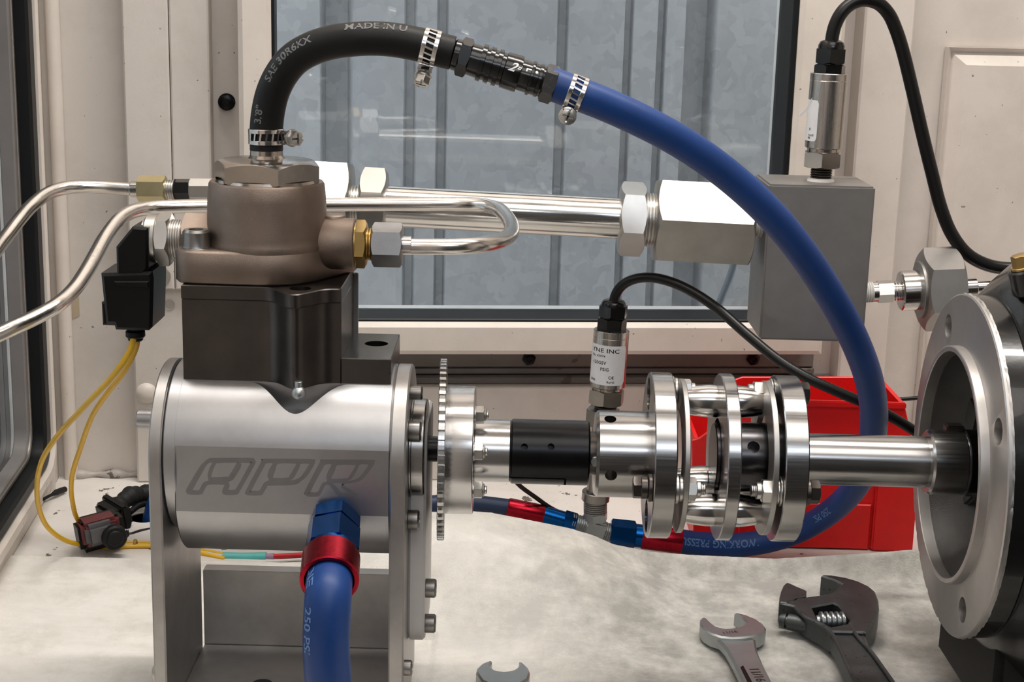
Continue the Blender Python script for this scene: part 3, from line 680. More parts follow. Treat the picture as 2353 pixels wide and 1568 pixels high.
F = pol_fr(sx(1060), R(146), rad(-72)); q = P(1061, 1184, 2); m = M(); m.lathe(Fr((q[0], 4, 139.7-R(146)+.2), (0, 0, -1)), [(0, 0), (0, 2.6), (.8, 2.3), (1.4, 1), (1.4, 0)], 20); obj('grub_screw', m, NUT, wh)
cp = thing('shaft_coupler', 'black cylindrical sleeve coupler with two screw holes on the shaft', 'coupling', (sx(1262), 0, 120))
ua, ub = sx(1173), sx(1353); m = M(); m.lathe(FX, [(ua, 0), (ua, R(74.5)-.9), (ua+.9, R(74.5))]+[(ua+.9+(ub-ua-1.8)*k/30, R(74.5)) for k in range(1, 31)]+[(ub, R(74.5)-.9), (ub, 0)], 96); cb = obj('sleeve', m, BLKST, cp)
c = M()
for u in (1205, 1266):
    q = P(u, 1026, -14); a = math.asin((q[2]-139.7)/R(74.5)); c.cyl(Fr(polar(q[0], 10, a), polar(0, 1, a)-FX(0, 0, 0)), 0, 20, R(8), .01, 24)
c.box(Fr(polar(sx(1236), R(72), rad(-38)), (1, 0, 0)), (0, 0, 0), (sx(1300)-sx(1173), 6, .8))
c.box(Fr(polar(sx(1299), R(72), rad(-54)), (1, 0, 0)), (0, 0, 0), (1.1, 8, 10))
cut(cb, c)
m = M(); m.cyl(FX, sx(1350), sx(1378), R(50), .3, 48); obj('shaft_stub', m, DARKST, cp)
F = Fr(polar(sx(1365), R(50), rad(-2)), polar(0, 1, rad(-2))-FX(0, 0, 0)); m = M(); m.cyl(F, -2, 2.2, 2.6, .5, 24); obj('clamp_screw', m, CHROME, cp)
# the big disc coupling
dc = thing('disc_coupling', 'large steel disc coupling of stacked round plates with bolts and spacers', 'coupling', (sx(1650), 0, 95))
d0, d1, p0, p1, q0, q1, e0, e1, f0, f1 = [sx(u) for u in (1488, 1537, 1555, 1567, 1647, 1677, 1749, 1762, 1773, 1825)]
m = M(); m.lathe(FX, [(sx(1366), 0), (sx(1366), R(93)), (sx(1373), R(99.5)), (sx(1494), R(99.5)), (sx(1495), R(97)), (sx(1498), R(97)), (sx(1499), R(99.5)), (d0+.5, R(99.5)), (d0+.5, 0)], 96)
hbL = obj('left_hub', m, TURN, dc); c = M()
for (u, v) in ((1403, 955), (1404, 1093)):
    q = P(u, v, -10); h = (q[2]-139.7); dd = 0
    for _ in range(20): q = P(u, v, -math.sqrt(max(.1, R(99.5)**2-(P(u, v, q[1])[2]-139.7)**2)))
    a = math.atan2(q[2]-139.7, -q[1]); c.cyl(Fr(polar(q[0], 12, a), polar(0, 1, a)-FX(0, 0, 0)), 0, 20, R(13.5), .01, 28)
cut(hbL, c)
m = M(); m.cyl(FX, d0, d1, R(190), .5, 128); dl = obj('drive_disc', m, TURN, dc)
c = M(); c.cyl(pol_fr(d0-5, R(140), rad(107)), 0, 30, R(38), .01, 40); c.cyl(pol_fr(d0-5, R(140), rad(-73)), 0, 30, R(38), .01, 40); cut(dl, c)
m = M(); m.pipe(FX, p0, p1, R(177), R(105), .3, 112); obj('flex_plate', m, ALU_R, dc)
m = M(); m.pipe(FX, q0, q1, R(191), R(88), .5, 128); obj('centre_ring', m, TURN, dc)
m = M(); m.pipe(FX, e0, e1, R(177), R(105), .3, 112); obj('flex_plate', m, ALU_R, dc)
m = M(); m.cyl(FX, f0, f1, R(190), .5, 128); obj('drive_disc', m, TURN, dc)
m = M(); m.cyl(FX, sx(1688), f0+.5, R(80), .5, 72); m.cyl(FX, sx(1638), sx(1690), R(78), .5, 72); hi = obj('inner_hub', m, metal('dark_hub_steel', (.06, .058, .06), .25, .1, None, 0), dc)
m = M(); m.cyl(FX, d1-.2, sx(1550), R(80), .4, 64); obj('left_inner_hub', m, DARKST, dc)
q = P(1734, 1023, -17.5); a = math.atan2(q[2]-139.7, -q[1]); c = M(); c.cyl(Fr(polar(q[0], 10, a), polar(0, 1, a)-FX(0, 0, 0)), 0, 20, R(14), .01, 28); cut(hi, c)
m = M(); m.pipe(FX, f1, sx(1836), R(73), R(60), .4, 72); obj('thrust_washer', m, CHROME, dc)
for ang, rr in ((107, 127), (-73, 122), (227, 122)):
    for xa, xb in ((p1, q0), (e0, q1)):
        s = 1 if xb > xa else -1; L = abs(xb-xa); F = pol_fr(xa, R(rr), rad(ang), s)
        m = M(); m.lathe(F, [(0, 0), (0, R(30)), (L*.35, R(35)), (L*.7, R(38)), (L, R(37.5)), (L, 0)], 40); obj('barrel_spacer', m, STEEL, dc)
for ang in (-12, 108, 228):
    F = pol_fr(d0, R(150), rad(ang), -1); m = M()
    if ang == -12: m.cyl(F, 0, 2.2, R(31), .4, 32); m.cyl(F, 2.2, 5.8, R(25), .4, 32); m.hexn(F, 5.6, 9.6, R(44), .5, 0, 1); obj('hex_bolt', m, DARKST, dc)
    F = pol_fr(d1, R(150), rad(ang)); m = M(); L = p0-d1; m.cyl(F, 0, L*.5, R(33), .4, 32); m.cyl(F, L*.5, L, R(29), .4, 32); obj('washer', m, NUT, dc)
    F = pol_fr(p1, R(150), rad(ang)); m = M(); m.hexn(F, 0, 4.0, R(46), .2, 0, 1); m.cyl(F, 3.9, 6.4, R(18), .5, 28); m.thread(F, 6, 8.6, R(13), .9, .5, 20); obj('lock_nut', m, NUT, dc)
    F = pol_fr(e1, R(150), rad(ang)); m = M(); L = f0-e1; m.cyl(F, 0, L*.5, R(29), .4, 32); m.cyl(F, L*.5, L, R(33), .4, 32); obj('washer', m, NUT, dc)
    F = pol_fr(e0, R(150), rad(ang), -1); m = M(); m.hexn(F, 0, 4.4, R(48), .2, 0, 1); m.cyl(F, 4.3, 7.2, R(19), .5, 28); m.thread(F, 6.8, 9.6, R(13), .9, .5, 20); obj('lock_nut', m, NUT, dc)
    F = pol_fr(f1, R(150), rad(ang)); m = M(); m.cyl(F, 0, 2.6, R(29), .4, 32); m.hexn(F, 2.5, 7.2, R(46), .4, 0, 1); obj('hex_bolt', m, DARKST, dc)
# ---- electric motor
xm = sx(2195, 1065); mo = thing('electric_motor', 'glossy black electric motor with a round machined flange facing the coupling', 'motor', (xm+40, 0, 20))
RF = R(393); FM = Fr((xm, 0, 138.8), (1, -.017, 0)); FX0 = FX
pr = [(-5, 58.2), (-5, 60.2), (-4.6, 60.8), (-.3, 60.9), (0, 61.4), (0, RF-.8), (.6, RF), (2.2, RF), (2.4, RF-1), (9.8, RF-1.4), (9.8, 58.2), (-4.6, 57.9)]
m = M(); m.lathe(FM, pr, 160, closed=True); flg = obj('mounting_flange', m, FACE, mo)
c = M()
for a in (29.5, 119.5, 209.5, 299.5): c.cyl(Fr(FM(-5, -R(332)*cos(rad(a)), R(332)*sin(rad(a))), FM.a), 0, 30, R(29), .01, 32)
for k in range(9):
    a = rad(199+8.3*k+random.random()*2); c.cyl(Fr(FM(-6, -(RF+.9)*cos(a), (RF+.9)*sin(a)), FM.a), 0, 12, 2.2+random.random()*.8, .01, 14)
cut(flg, c)
# chipped saw-cut edge behind the flange rim
m = M(); ed = []
for k in range(240):
    a = 2*pi*k/240; r = RF-.3+random.random()*.9-(3.2 if (pi*1.02 < a < pi*1.55 and k % 7 < 2) else 0); ed.append((-r*cos(a), r*sin(a)))
m.prism(lambda a, b, h: FM(1.9+h, a, b), ed, 0, 1.2, holes=[circle(0, 0, RF-2, 96)]); obj('rim_edge', m, metal('rough_rim', (.42, .41, .40), .5, .2, None, .3), mo)
# cast bowl behind the opening: bearing boss and ribs
m = M()
for a in (15, 75, 160, 215, 262, 310):
    p_ = polar(xm+20, 42, rad(a)); dr = polar(0, 1, rad(a))-FX(0, 0, 0)
    m.box(Fr(p_, dr), (0, 0, 0), (20, 5, 18), 1.5)
obj('cast_rib', m, CAST, mo)
m = M(); m.lathe(FM, [(1, 57.85), (1, 57.2), (7, 56), (16, 50), (25, 39), (31, 27), (33, 17), (44, 17), (44, 57.85)], 64, closed=True)
obj('cast_bowl', m, CAST, mo)
q = P(2195, 1165, 0); F = Fr((xm+18, -2, 139.7-33), (-.35, -.1, -1)); m = M(); m.cyl(F, -6, 1, 5.2, .6, 28); m.hexn(F, 1, 5.5, 8.5, .2, 0, 1); obj('bowl_bolt', m, NUT, mo)
m = M(); m.cyl(FX, sx(1836), sx(2131, 1055), R(59), .3, 80); obj('shaft', m, TURN, mo)
m = M(); m.lathe(FX, [(sx(2127, 1060), 0), (sx(2127, 1060), R(70)), (sx(2132, 1060), R(74.5)), (sx(2206, 1060), R(74.5)), (sx(2208, 1060), R(72)), (sx(2211, 1060), R(72)), (sx(2211, 1060), 0)], 80); obj('shaft_collar', m, TURN, mo)
m = M(); m.cyl(FX, sx(2210, 1060), xm+34, R(77), .5, 64); obj('bearing_nose', m, BLKST, mo)
m = M(); m.wbox((sx(2180, 975), 2, 139.7+R(66)), (sx(2222, 975), 10, 139.7+R(84)), .8); obj('shaft_key', m, DARKST, mo)
# black body: flared end bell, then barrel with fins
pr = [(48, 0), (48, 60), (12.7, 60), (12.7, 86), (14, 89.5), (22, 98), (33, 108), (49, 113), (52, 114), (160, 115), (165, 100), (165, 0)]
m = M(); m.lathe(FM, pr, 128); m.pipe(FM, 3.0, 13, RF-.5, RF-3, .3, 128); obj('housing', m, BLACKP, mo)
for a in (-32, -8):
    p_ = polar(xm+42, 101, rad(a)); dr = polar(0, 1, rad(a))-FX(0, 0, 0)
    m = M(); m.box(Fr(p_, dr), (0, 0, 0), (9, 10, 60), 2); obj('bell_lug', m, BLACKP, mo)
q = P(2356, 640, -20); F = Fr(q, (-.3, 0, 1)); m = M(); m.cyl(F, -8, 5, 7.5, 1, 32); obj('bolt_boss', m, BLACKP, mo)
m = M(); m.cyl(F, 5, 6.5, 6, .3, 32); m.hexn(F, 6.5, 12, 8.5, .2, 0, 1); obj('lid_bolt', m, BRASS, mo)
# foot
m = M(); A = [PZ(u, v, 12) for u, v in ((2236, 1452), (2300, 1438), (2500, 1500), (2560, 1640), (2420, 1590))]
m.prism(xyz, [(p_[0], p_[1]) for p_ in A], 8, 14, bev=1); obj('foot', m, BLACKM, mo)
m = M(); m.wbox((xm+16, -46, 12), (xm+120, 55, 62), 4); obj('foot_block', m, BLACKM, mo)
p_ = PZ(2252, 1512, 6); F = Fr((p_[0], p_[1], 9.), (-.4, -.6, .5)); m = M(); m.cyl(F, -3, 0, 7, .4, 28); m.hexn(F, 0, 5, 10, .3, 0, 1, bore=2.2); obj('foot_bolt', m, DARKST, mo)

# ================================================================== PIPES, RAIL, MANIFOLD
ppA = [(900, 566, 9.5), (960, 567, 9.5), (1040, 567, 9.5), (1085, 565, 13), (1125, 560, 24), (1155, 551, 42), (1174, 537, 66), (1175, 518, 92), (1163, 497, 118), (1145, 481, 138), (1115, 472, 150), (1075, 469, 155), (980, 469, 155), (700, 471, 153), (480, 473, 150), (400, 475, 146), (345, 478, 140), (305, 486, 130), (275, 504, 120), (247, 538, 106), (222, 582, 90), (196, 628, 74), (168, 668, 58), (130, 702, 42), (80, 730, 30), (30, 753, 20), (-30, 780, 10), (-120, 815, -5)]
sp_ = thing('steel_pipe', 'bent steel pipe from the brass fitting looping behind the bronze pump to the left', 'pipe', P(614, 470, 153))
m = M(); m.tube(path([P(*q) for q in ppA], 8), 4.2, 24); obj('pipe', m, STAIN, sp_, 80)
m = M(); m.hexn(Fo, X(856), X(925), R(88), .30, 1, 1); obj('flare_nut', m, metal('galvanised_nut', (.33, .33, .335), .38, .15, None, 0), sp_)
m = M(); m.lathe(Fo, [(X(924), 0), (X(924), R(21)), (X(945), R(21)), (X(946), R(19.5)), (X(946), 0)], 32); obj('ferrule', m, STEEL, sp_)
sp2 = thing('steel_pipe', 'bent steel pipe entering from the left to the yellow zinc nut', 'pipe', P(200, 430, 188))
m = M(); m.tube(path([P(*q) for q in [(335, 437, 190), (290, 434, 190), (235, 430, 189), (185, 429, 186), (145, 433, 180), (108, 446, 170), (76, 470, 158), (46, 503, 142), (14, 545, 124), (-25, 598, 100), (-90, 690, 70)]], 8), 4.1, 24); obj('pipe', m, STAIN, sp2, 80)
a_, b_ = P(300, 435, 190), P(480, 436, 190); FL = Fr(a_, b_-a_); kk = np.linalg.norm(b_-a_)/180
m = M(); m.cyl(FL, 0, 20*kk, 4.9, .5, 28); obj('ferrule', m, STEEL, sp2)
m = M(); m.hexn(FL, 19*kk, 82*kk, 15.3, rad(22), 1, 1); obj('flare_nut', m, YZINC, sp2)
rl = thing('fuel_rail', 'thick bright steel tube with hex nuts and hex blocks behind the pump', 'pipe', P(1250, 495, 190))
ra, rb_ = P(740, 466, 190), P(1760, 520, 190); FRL = Fr(ra, rb_-ra); kr = np.linalg.norm(rb_-ra)/1020; U = lambda u: (u-740)*kr; kY = mmpx(P(1300, 500, 190))
m = M(); m.thread(FL, 81*kk, 103*kk, 6, 1.3, .6, 28); obj('threaded_end', m, NUT, rl)
m = M(); m.cyl(FL, 102*kk, 104*kk, 6.6, .1, 28); m.hexn(FL, 104*kk, 137*kk, 11.6, .2, 0, 0); obj('collar', m, BLKA, rl)
m = M(); m.hexn(FL, 137*kk, 240*kk, 12, .6, 1, 1); obj('adapter', m, NUT, rl)
m = M(); m.hexn(FRL, U(640), U(807), 182*kY, rad(-10), 1, 1); obj('hex_block', m, NUT, rl)
m = M(); m.thread(FRL, U(806), U(832), 44*kY, 1.7, .7, 40); obj('threaded_neck', m, NUT, rl)
m = M(); m.hexn(FRL, U(829), U(888), 152*kY, rad(32.5), 1, 1); obj('rail_nut', m, NUT, rl)
m = M(); m.cyl(FRL, U(884), U(1428), 47*kY, .4, 72); obj('rail_tube', m, metal('rail_tube_steel', (.66, .645, .62), .15, .05, (.03, 1, 1), .015), rl)
m = M(); m.hexn(FRL, U(1422), U(1480), 150*kY, rad(13), 1, 1); obj('rail_nut', m, NUT, rl)
m = M(); m.thread(FRL, U(1478), U(1507), 62*kY, 1.7, .8, 44); obj('threaded_neck', m, NUT, rl)
m = M(); m.hexn(FRL, U(1503), U(1724), 182*kY, rad(-9), 1, 1); obj('hex_block', m, metal('scratched_hex_steel', (.44, .42, .39), .38, .1, (.05, 1, 1), .1), rl)
m = M(); m.thread(FRL, U(1722), U(1762), 26*kY, 1.8, .9, 32); obj('threaded_end', m, plain('taped_thread', (.62, .60, .57), .5, 0, 0, metallic=.4), rl)
mb = thing('manifold_block', 'grey square aluminium manifold block behind the blue hose', 'manifold', P(1880, 783, 190))
xA, xB = P(1756, 600, 172)[0], P(1999, 600, 172)[0]; zA, zB = P(1870, 784, 172)[2], P(1890, 427, 172)[2]
m = M(); m.wbox((xA, 172, zA), (xB, 226, zB), 1.2); obj('block', m, GREYBLK, mb)
q = P(1886, 409, 196); m = M(); m.lathe(Fr((q[0], 196, zB), (0, 0, 1)), [(0, 0), (0, 8.4), (1.2, 8.1), (2, 6.8), (2.2, 0)], 32); obj('sealant_ring', m, SEALANT, mb, 70)
# valve to the right of the block
vt = thing('check_valve', 'stack of steel fittings leaving the right side of the grey manifold block', 'valve', P(2100, 760, 192))
a_, b_ = P(1990, 672, 196), P(2260, 660, 196); FV = Fr(a_, b_-a_); kv = np.linalg.norm(b_-a_)/270; V = lambda u: (u-1990)*kv; q_ = kv
m = M(); m.thread(FV, V(1978), V(2006), 24*q_, 1.4, .7, 32); obj('threaded_end', m, SEALANT, vt)
m = M(); m.cyl(FV, V(2004), V(2018), 23*q_, .3, 32); m.hexn(FV, V(2016), V(2050), 46*q_, .1, 0, 0); m.thread(FV, V(2048), V(2072), 23*q_, 1.4, .6, 32); obj('nipple', m, STEEL, vt)
m = M(); m.cyl(FV, V(2068), V(2118), 46*q_, .8, 48); m.cyl(FV, V(2112), V(2119), 48*q_, .3, 48); obj('barrel', m, STEEL, vt)
m = M(); m.hexn(FV, V(2117), V(2202), 168*q_, rad(22), 1, 1); m.cyl(FV, V(2110), V(2118), 66*q_, .3, 48); obj('hex_body', m, GREYBLK, vt)
m = M(); m.cyl(FV, V(2200), V(2243), 22*q_, .4, 36); m.cyl(FV, V(2240), V(2330), 14*q_, .4, 28); obj('outlet_pipe', m, STEEL, vt)

# ---- pressure sensors
def sensor(label, a_, b_, va, vb, rows, wpx, cable, crad, lab):
    """axis from pixel row va at a_ up to row vb at b_"""
    L = np.linalg.norm(b_-a_); F = Fr(a_, b_-a_, (0, -1, 0)); k = mmpx((a_+b_)/2); h = lambda v: (va-v)/(va-vb)*L
    t = thing('pressure_sensor', label, 'sensor', a_)
    r = {n_: w_*k/2 for n_, w_ in wpx.items()}
    m = M(); m.thread(F, h(rows['t0']), h(rows['h0'])+.2, r['thread'], 1.4, .7, 32); obj('threaded_end', m, DARKST, t)
    m = M(); m.hexn(F, h(rows['h0']), h(rows['h1']), r['hex']*2*.9, .32, 1, 1); m.cyl(F, h(rows['h1'])-.2, h(rows['b0'])+.2, r['body']*.86, .2, 40); obj('hex_base', m, NICKEL, t)
    m = M(); b0, b1 = h(rows['b0']), h(rows['b1']); rb_ = r['body']
    m.lathe(F, [(b0, 0), (b0, rb_-1), (b0+.8, rb_), (b1-4.6, rb_), (b1-4.4, rb_-.15), (b1-4.1, rb_-.15), (b1-3.9, rb_), (b1-.4, rb_), (b1, rb_-.4), (b1, 0)], 72); obj('body', m, metal('sensor_steel', (.46, .43, .40), .24, .06, (1, 1, .03), .02), t)
    m = M(); m.hexn(F, h(rows['b1'])-.2, h(rows['g0'])-.6, r['gl']*2*.93, .1, 0, 1); m.cyl(F, h(rows['g0'])-.8, h(rows['g0'])+.2, r['gl']*.85, .1, 32); obj('gland_base', m, BLKA, t)
    m = M(); g0, g1, g2 = h(rows['g0']), h(rows['g1']), h(rows['g2']); m.hexn(F, g0, g1, r['gl']*2*.95, .3, 1, 0); rr = r['gl']*.88
    m.lathe(F, [(g1-.3, 0), (g1-.3, rr), (g1+(g2-g1)*.4, rr), (g1+(g2-g1)*.8, rr*.86), (g2, rr*.6), (g2, 0)], 40); obj('gland_nut', m, BLKA, t)
    m = M(); m.tube(path(cable, 10), crad, 18); obj('cable', m, CABLE, t, 80)
    if lab:
        l0, l1, aL, aR, txts = lab; z0, z1 = h(l0), h(l1); rl_ = rb_+.12
        # label angle: 0 faces the camera (F.c is towards the camera), positive to the right
        sgn = 1 if F.b[0] > 0 else -1
        lf = lambda ang, z, dr=0: F(z, sgn*(rl_+dr)*sin(ang), (rl_+dr)*cos(ang))
        pts = rrect(aL*rl_, z0, aR*rl_, z1, 2.2, 5); m = M(); nA = 26; rows_ = []
        for i in range(nA+1):
            s_ = aL*rl_+(aR-aL)*rl_*i/nA; e = max(0., s_-(aR*rl_-2.2)); c_ = 2.2-math.sqrt(max(0, 2.2**2-e*e)); rows_.append((s_, z0+c_, z1-c_))
        vs = []; fs = []
        for s_, za, zb_ in rows_: vs += [lf(s_/rl_, za), lf(s_/rl_, zb_)]
        for i in range(nA): fs.append((2*i, 2*i+2, 2*i+3, 2*i+1))
        m.add(vs, fs); lb = obj('label', m, WHITE_L, t, 80)
        m = M()
        for (tx, size, s_, fz, sh, st) in txts:
            put_text(m, tx, size, lambda x, y, s_=s_, fz=fz: lf((s_+x)/rl_, z0+(z1-z0)*fz+y, .06), sh, 1.05, st)
        obj('printed_text', m, INK, lb)
    return t, lf if lab else None
fs_cable = [P(*q) for q in [(1411, 694, 200), (1413, 682, 200), (1424, 662, 199), (1446, 646, 196), (1480, 638, 192), (1520, 642, 188), (1570, 660, 183), (1640, 703, 174), (1720, 772, 158), (1790, 829, 145), (1850, 866, 138), (1930, 903, 135), (2000, 933, 135), (2060, 965, 136), (2110, 996, 138), (2170, 1030, 140), (2230, 1050, 140)]]
sensor('pressure sensor with white printed label standing on the tee behind the coupling', P(1392, 930, 203), P(1411, 688, 203), 930, 688,
       dict(t0=948, h0=928, h1=893, b0=888, b1=757, g0=728, g1=702, g2=688), dict(thread=52, hex=83, body=82, gl=63), fs_cable, 3.2,
       (876, 786, -1.62, 1.0, [('YNE INC', 3.7, -14.2, .82, 0, 1.32), ('No. 43974', 2.1, -14.2, .70, .2, 1.1), ('-150G5V', 3.0, -13.6, .52, 0, .95), ('PSIG', 3.0, -6.4, .36, 0, .95), ('C\u20ac', 2.7, -.7, .165, 0, 1), ('RoHS', 1.9, -1.6, .06, 0, 1.1), ('0046', 2.2, -14.2, .08, 0, 1.0)]))
rs_cable = [P(*q) for q in [(1911, 104, 196), (1912, 88, 196), (1919, 58, 196), (1935, 28, 196), (1958, 8, 197), (1988, 0, 198), (2018, 8, 199), (2042, 32, 200), (2058, 66, 200), (2073, 112, 200), (2096, 205, 200), (2120, 310, 200), (2142, 400, 200), (2163, 480, 200), (2188, 540, 200), (2225, 586, 200), (2275, 611, 200), (2330, 617, 200), (2420, 605, 200)]]
tS, lfn_ = sensor('tall pressure sensor with torn label standing on top of the grey manifold block', P(1886, 412, 196), P(1912, 92, 196), 412, 92,
       dict(t0=416, h0=384, h1=347, b0=340, b1=167, g0=145, g1=112, g2=92), dict(thread=50, hex=90, body=85, gl=68), rs_cable, 4.1,
       (322, 228, -2.0, -.62, [('RoHS', 1.8, -13.5, .12, 0, 1), ('IE', 2.2, -13.4, .26, 0, 1), ('46', 2.2, -14, .05, 0, 1)]))
m = M(); q = [P(1866, 232, 184), P(1858, 246, 182), P(1848, 258, 180), P(1838, 266, 178)]
vs = []
for i, p_ in enumerate(q): vs += [p_+A3(0, 0, 2.2-.4*i), p_-A3(0, 0, 1.0-.2*i+.6*(i % 2))]
vs2 = [v+A3(0, .25, 0) for v in vs]; m.add(vs+vs2, [f for i in range(3) for f in ((2*i, 2*i+1, 2*i+3, 2*i+2), (8+2*i, 8+2*i+2, 8+2*i+3, 8+2*i+1))]+[(0, 2, 10, 8), (2, 4, 12, 10), (4, 6, 14, 12), (1, 9, 11, 3), (3, 11, 13, 5), (5, 13, 15, 7), (0, 8, 9, 1), (6, 7, 15, 14)])
obj('torn_label_strip', m, WHITE_L, tS)

# ================================================================== HOSES
def hose_text(m, pa, r, txt, size, s0, a0, flip=False, rev=False, down=False):
    """letters wrapped on a hose: s along the hose, a around it (0 = towards the camera, + = up)"""
    def fn(x, y):
        s = s0-x if rev else s0+x; yy = -y if flip else y
        p, T, Nn, B = pathat(pa, s)
        toc = CAM-p; e = toc-T*(toc @ T); e /= np.linalg.norm(e); up = np.cross(T, e)*(1 if np.cross(T, e)[2] >= 0 or abs(T[2]) > .9 else -1)
        if down: up = np.cross(e, T)
        elif abs(T[2]) > .9 and T[2] > 0: up = np.cross(e, T)*(1 if np.cross(e, T)[0] < 0 else -1)
        a = a0+yy/r
        return p+(e*cos(a)+up*sin(a))*(r+.16)
    put_text(m, txt, size, fn)
bh_pts = [A3(xp, YC, zcap1+5.5), A3(xp, YC, zcap1+11)]+[P(*q) for q in [(612, 300, YC), (616, 258, YC), (627, 212, 9), (646, 172, 8), (676, 136, 6), (716, 112, 4), (764, 97, 2), (820, 90, 0), (870, 89, 0), (920, 94, 0), (965, 103, 0), (1008, 114, 0), (1040, 122, 0)]]
pb = path(bh_pts, 24)
bh = thing('black_hose', 'black rubber hose arching up from the pump cap with grey print', 'hose', bh_pts[0])
m = M(); m.tube(pb, 8.2, 36); obj('hose', m, RUB, bh, 80)
Ltot = pb[4][-1]
def s_at(pa, u, v):
    d = [np.hypot(*(np.array(projpx(p))-(u, v))) for p in pa[0]]; return pa[4][int(np.argmin(d))]
def projpx(p):
    d = np.array(p)-CAM; z = d @ _fw; return (1176.5+FPX*(d @ _rt)/z, 784-FPX*(d @ _up)/z)
m = M()
hose_text(m, pb, 8.2, '3/8"', 5.6, s_at(pb, 612, 285), .35)
obj('printed_text', m, GREYINK, bh); m = M()
hose_text(m, pb, 8.2, 'SAE 30R6KX', 5.4, s_at(pb, 636, 190), .38)
obj('printed_text', m, GREYINK, bh); m = M()
hose_text(m, pb, 8.2, 'MADE IN U', 5.6, s_at(pb, 800, 92), .62)
obj('printed_text', m, GREYINK, bh)
# blue return hose
bl_pts = [P(*q) for q in [(1262, 191, 0), (1300, 205, 0), (1345, 222, 0), (1400, 244, 2), (1470, 276, 5), (1550, 318, 10), (1630, 370, 16), (1710, 434, 24), (1785, 508, 34), (1852, 592, 46), (1915, 690, 60), (1965, 785, 76), (1996, 870, 94), (2008, 945, 112), (2003, 1020, 134), (1985, 1085, 158), (1950, 1138, 180), (1895, 1186, 200), (1830, 1222, 213), (1760, 1244, 218), (1690, 1253, 219), (1620, 1251, 216), (1550, 1243, 210)]]
pbl = path(bl_pts, 24); bl = thing('blue_hose', 'long blue rubber hose arching from the black coupler down to the tee', 'hose', bl_pts[-1])
m = M(); m.tube(pbl, 8.15, 36); obj('hose', m, BLUEH, bl, 80)
m = M()
hose_text(m, pbl, 8.15, 'WORKING PRESSURE', 7.0, s_at(pbl, 1742, 1246), .35, True)
obj('printed_text', m, PALEINK, bl); m = M()
hose_text(m, pbl, 8.15, '250 PSI', 6.2, s_at(pbl, 1925, 1160), .45, True)
obj('printed_text', m, PALEINK, bl)
# clamps
def clamp(label, F, r, width, a0, a1, hexdir, style):
    """band round the axis of F; slots between angles a0..a1 in the plane (b,c)"""
    t = thing('hose_clamp', label, 'clamp', F.o, 'worm drive hose clamps')
    m = M(); e = width*.27
    for xa, xb in ((-width/2, -width/2+e), (width/2-e, width/2)): m.pipe(F, xa, xb, r+.75, r+.05, .15, 64)
    nb = int((a1-a0)*r/2.5)
    for k in range(nb+1):
        a = a0+(a1-a0)*k/nb; d = F.b*cos(a)+F.c*sin(a); tg = F.c*cos(a)-F.b*sin(a)
        Fb = Fr(F.o+d*(r+.45), F.a+tg*.16, d); m.box(Fb, (0, 0, 0), (width*.5, .95, .7), .12)
    # plain part of the band
    n_ = 40; aa = [a1+(2*pi-(a1-a0))*k/n_ for k in range(n_+1)]; vs = []; fs = []
    for a in aa:
        d = F.b*cos(a)+F.c*sin(a)
        for rr_ in (r+.05, r+.7):
            for x_ in (-width/2+e*.8, width/2-e*.8): vs.append(F.o+F.a*x_+d*rr_)
    for k in range(n_): i = 4*k; fs += [(i+2, i+6, i+7, i+3), (i, i+1, i+5, i+4)]
    m.add(vs, fs); obj('band', m, STEEL, t)
    d, sd = hexdir            # direction of the screw housing from the axis, and the screw's own direction
    Hf = Fr(F.o+d*(r+2.6), sd, d)
    m = M(); m.box(Hf, (-2, 0, -1.2), (9, width*.9, 2.6), .6); m.cyl(Hf.at(-6.5, 0, .8), 0, 9.5, 2.9, .6, 28); obj('housing', m, STEEL, t)
    m = M(); G = Hf.at(3.2, 0, .9)
    m.lathe(G, [(0, 0), (0, 4.1), (.5, 4.4), (1.2, 4.4), (1.5, 3.6), (1.5, 0)], 36); m.hexn(G, 1.3, 5.2, 6.6, .3, 0, 1)
    sc = obj('screw', m, NUT, t); c = M(); c.box(G, (5.2, 0, 0), (2.2, .9, 8)); c.box(G, (5.2, 0, 0), (2.2, 5, .9)); cut(sc, c); return t
p, T, _, _ = pathat(pb, s_at(pb, 613, 313)); F = Fr(p, T, (0, -1, 0))
clamp('hose clamp low on the black hose just above the pump cap', F, 8.2, 7.6, rad(40), rad(160), (A3(.93, -.35, 0), A3(.75, -.66, 0)), 0)
p, T, _, _ = pathat(pb, s_at(pb, 988, 108)); F = Fr(p, T, (0, -1, 0)); dn = -np.cross(T, A3(0, 1, 0)); dn = dn if dn[2] < 0 else -dn
clamp('hose clamp at the upper end of the black hose beside the black coupler', F, 8.2, 8, rad(20), rad(180), (dn*.98+A3(0, .2, 0), dn*.85+A3(0, -.5, 0)), 0)
p, T, _, _ = pathat(pbl, s_at(pbl, 1322, 213)); F = Fr(p, T, (0, -1, 0)); dn = -np.cross(T, A3(0, 1, 0)); dn = dn if dn[2] < 0 else -dn
clamp('hose clamp on the blue hose just after the black coupler', F, 8.15, 8, rad(20), rad(180), (dn*.98+A3(0, -.1, 0), A3(0, -1, 0)), 0)
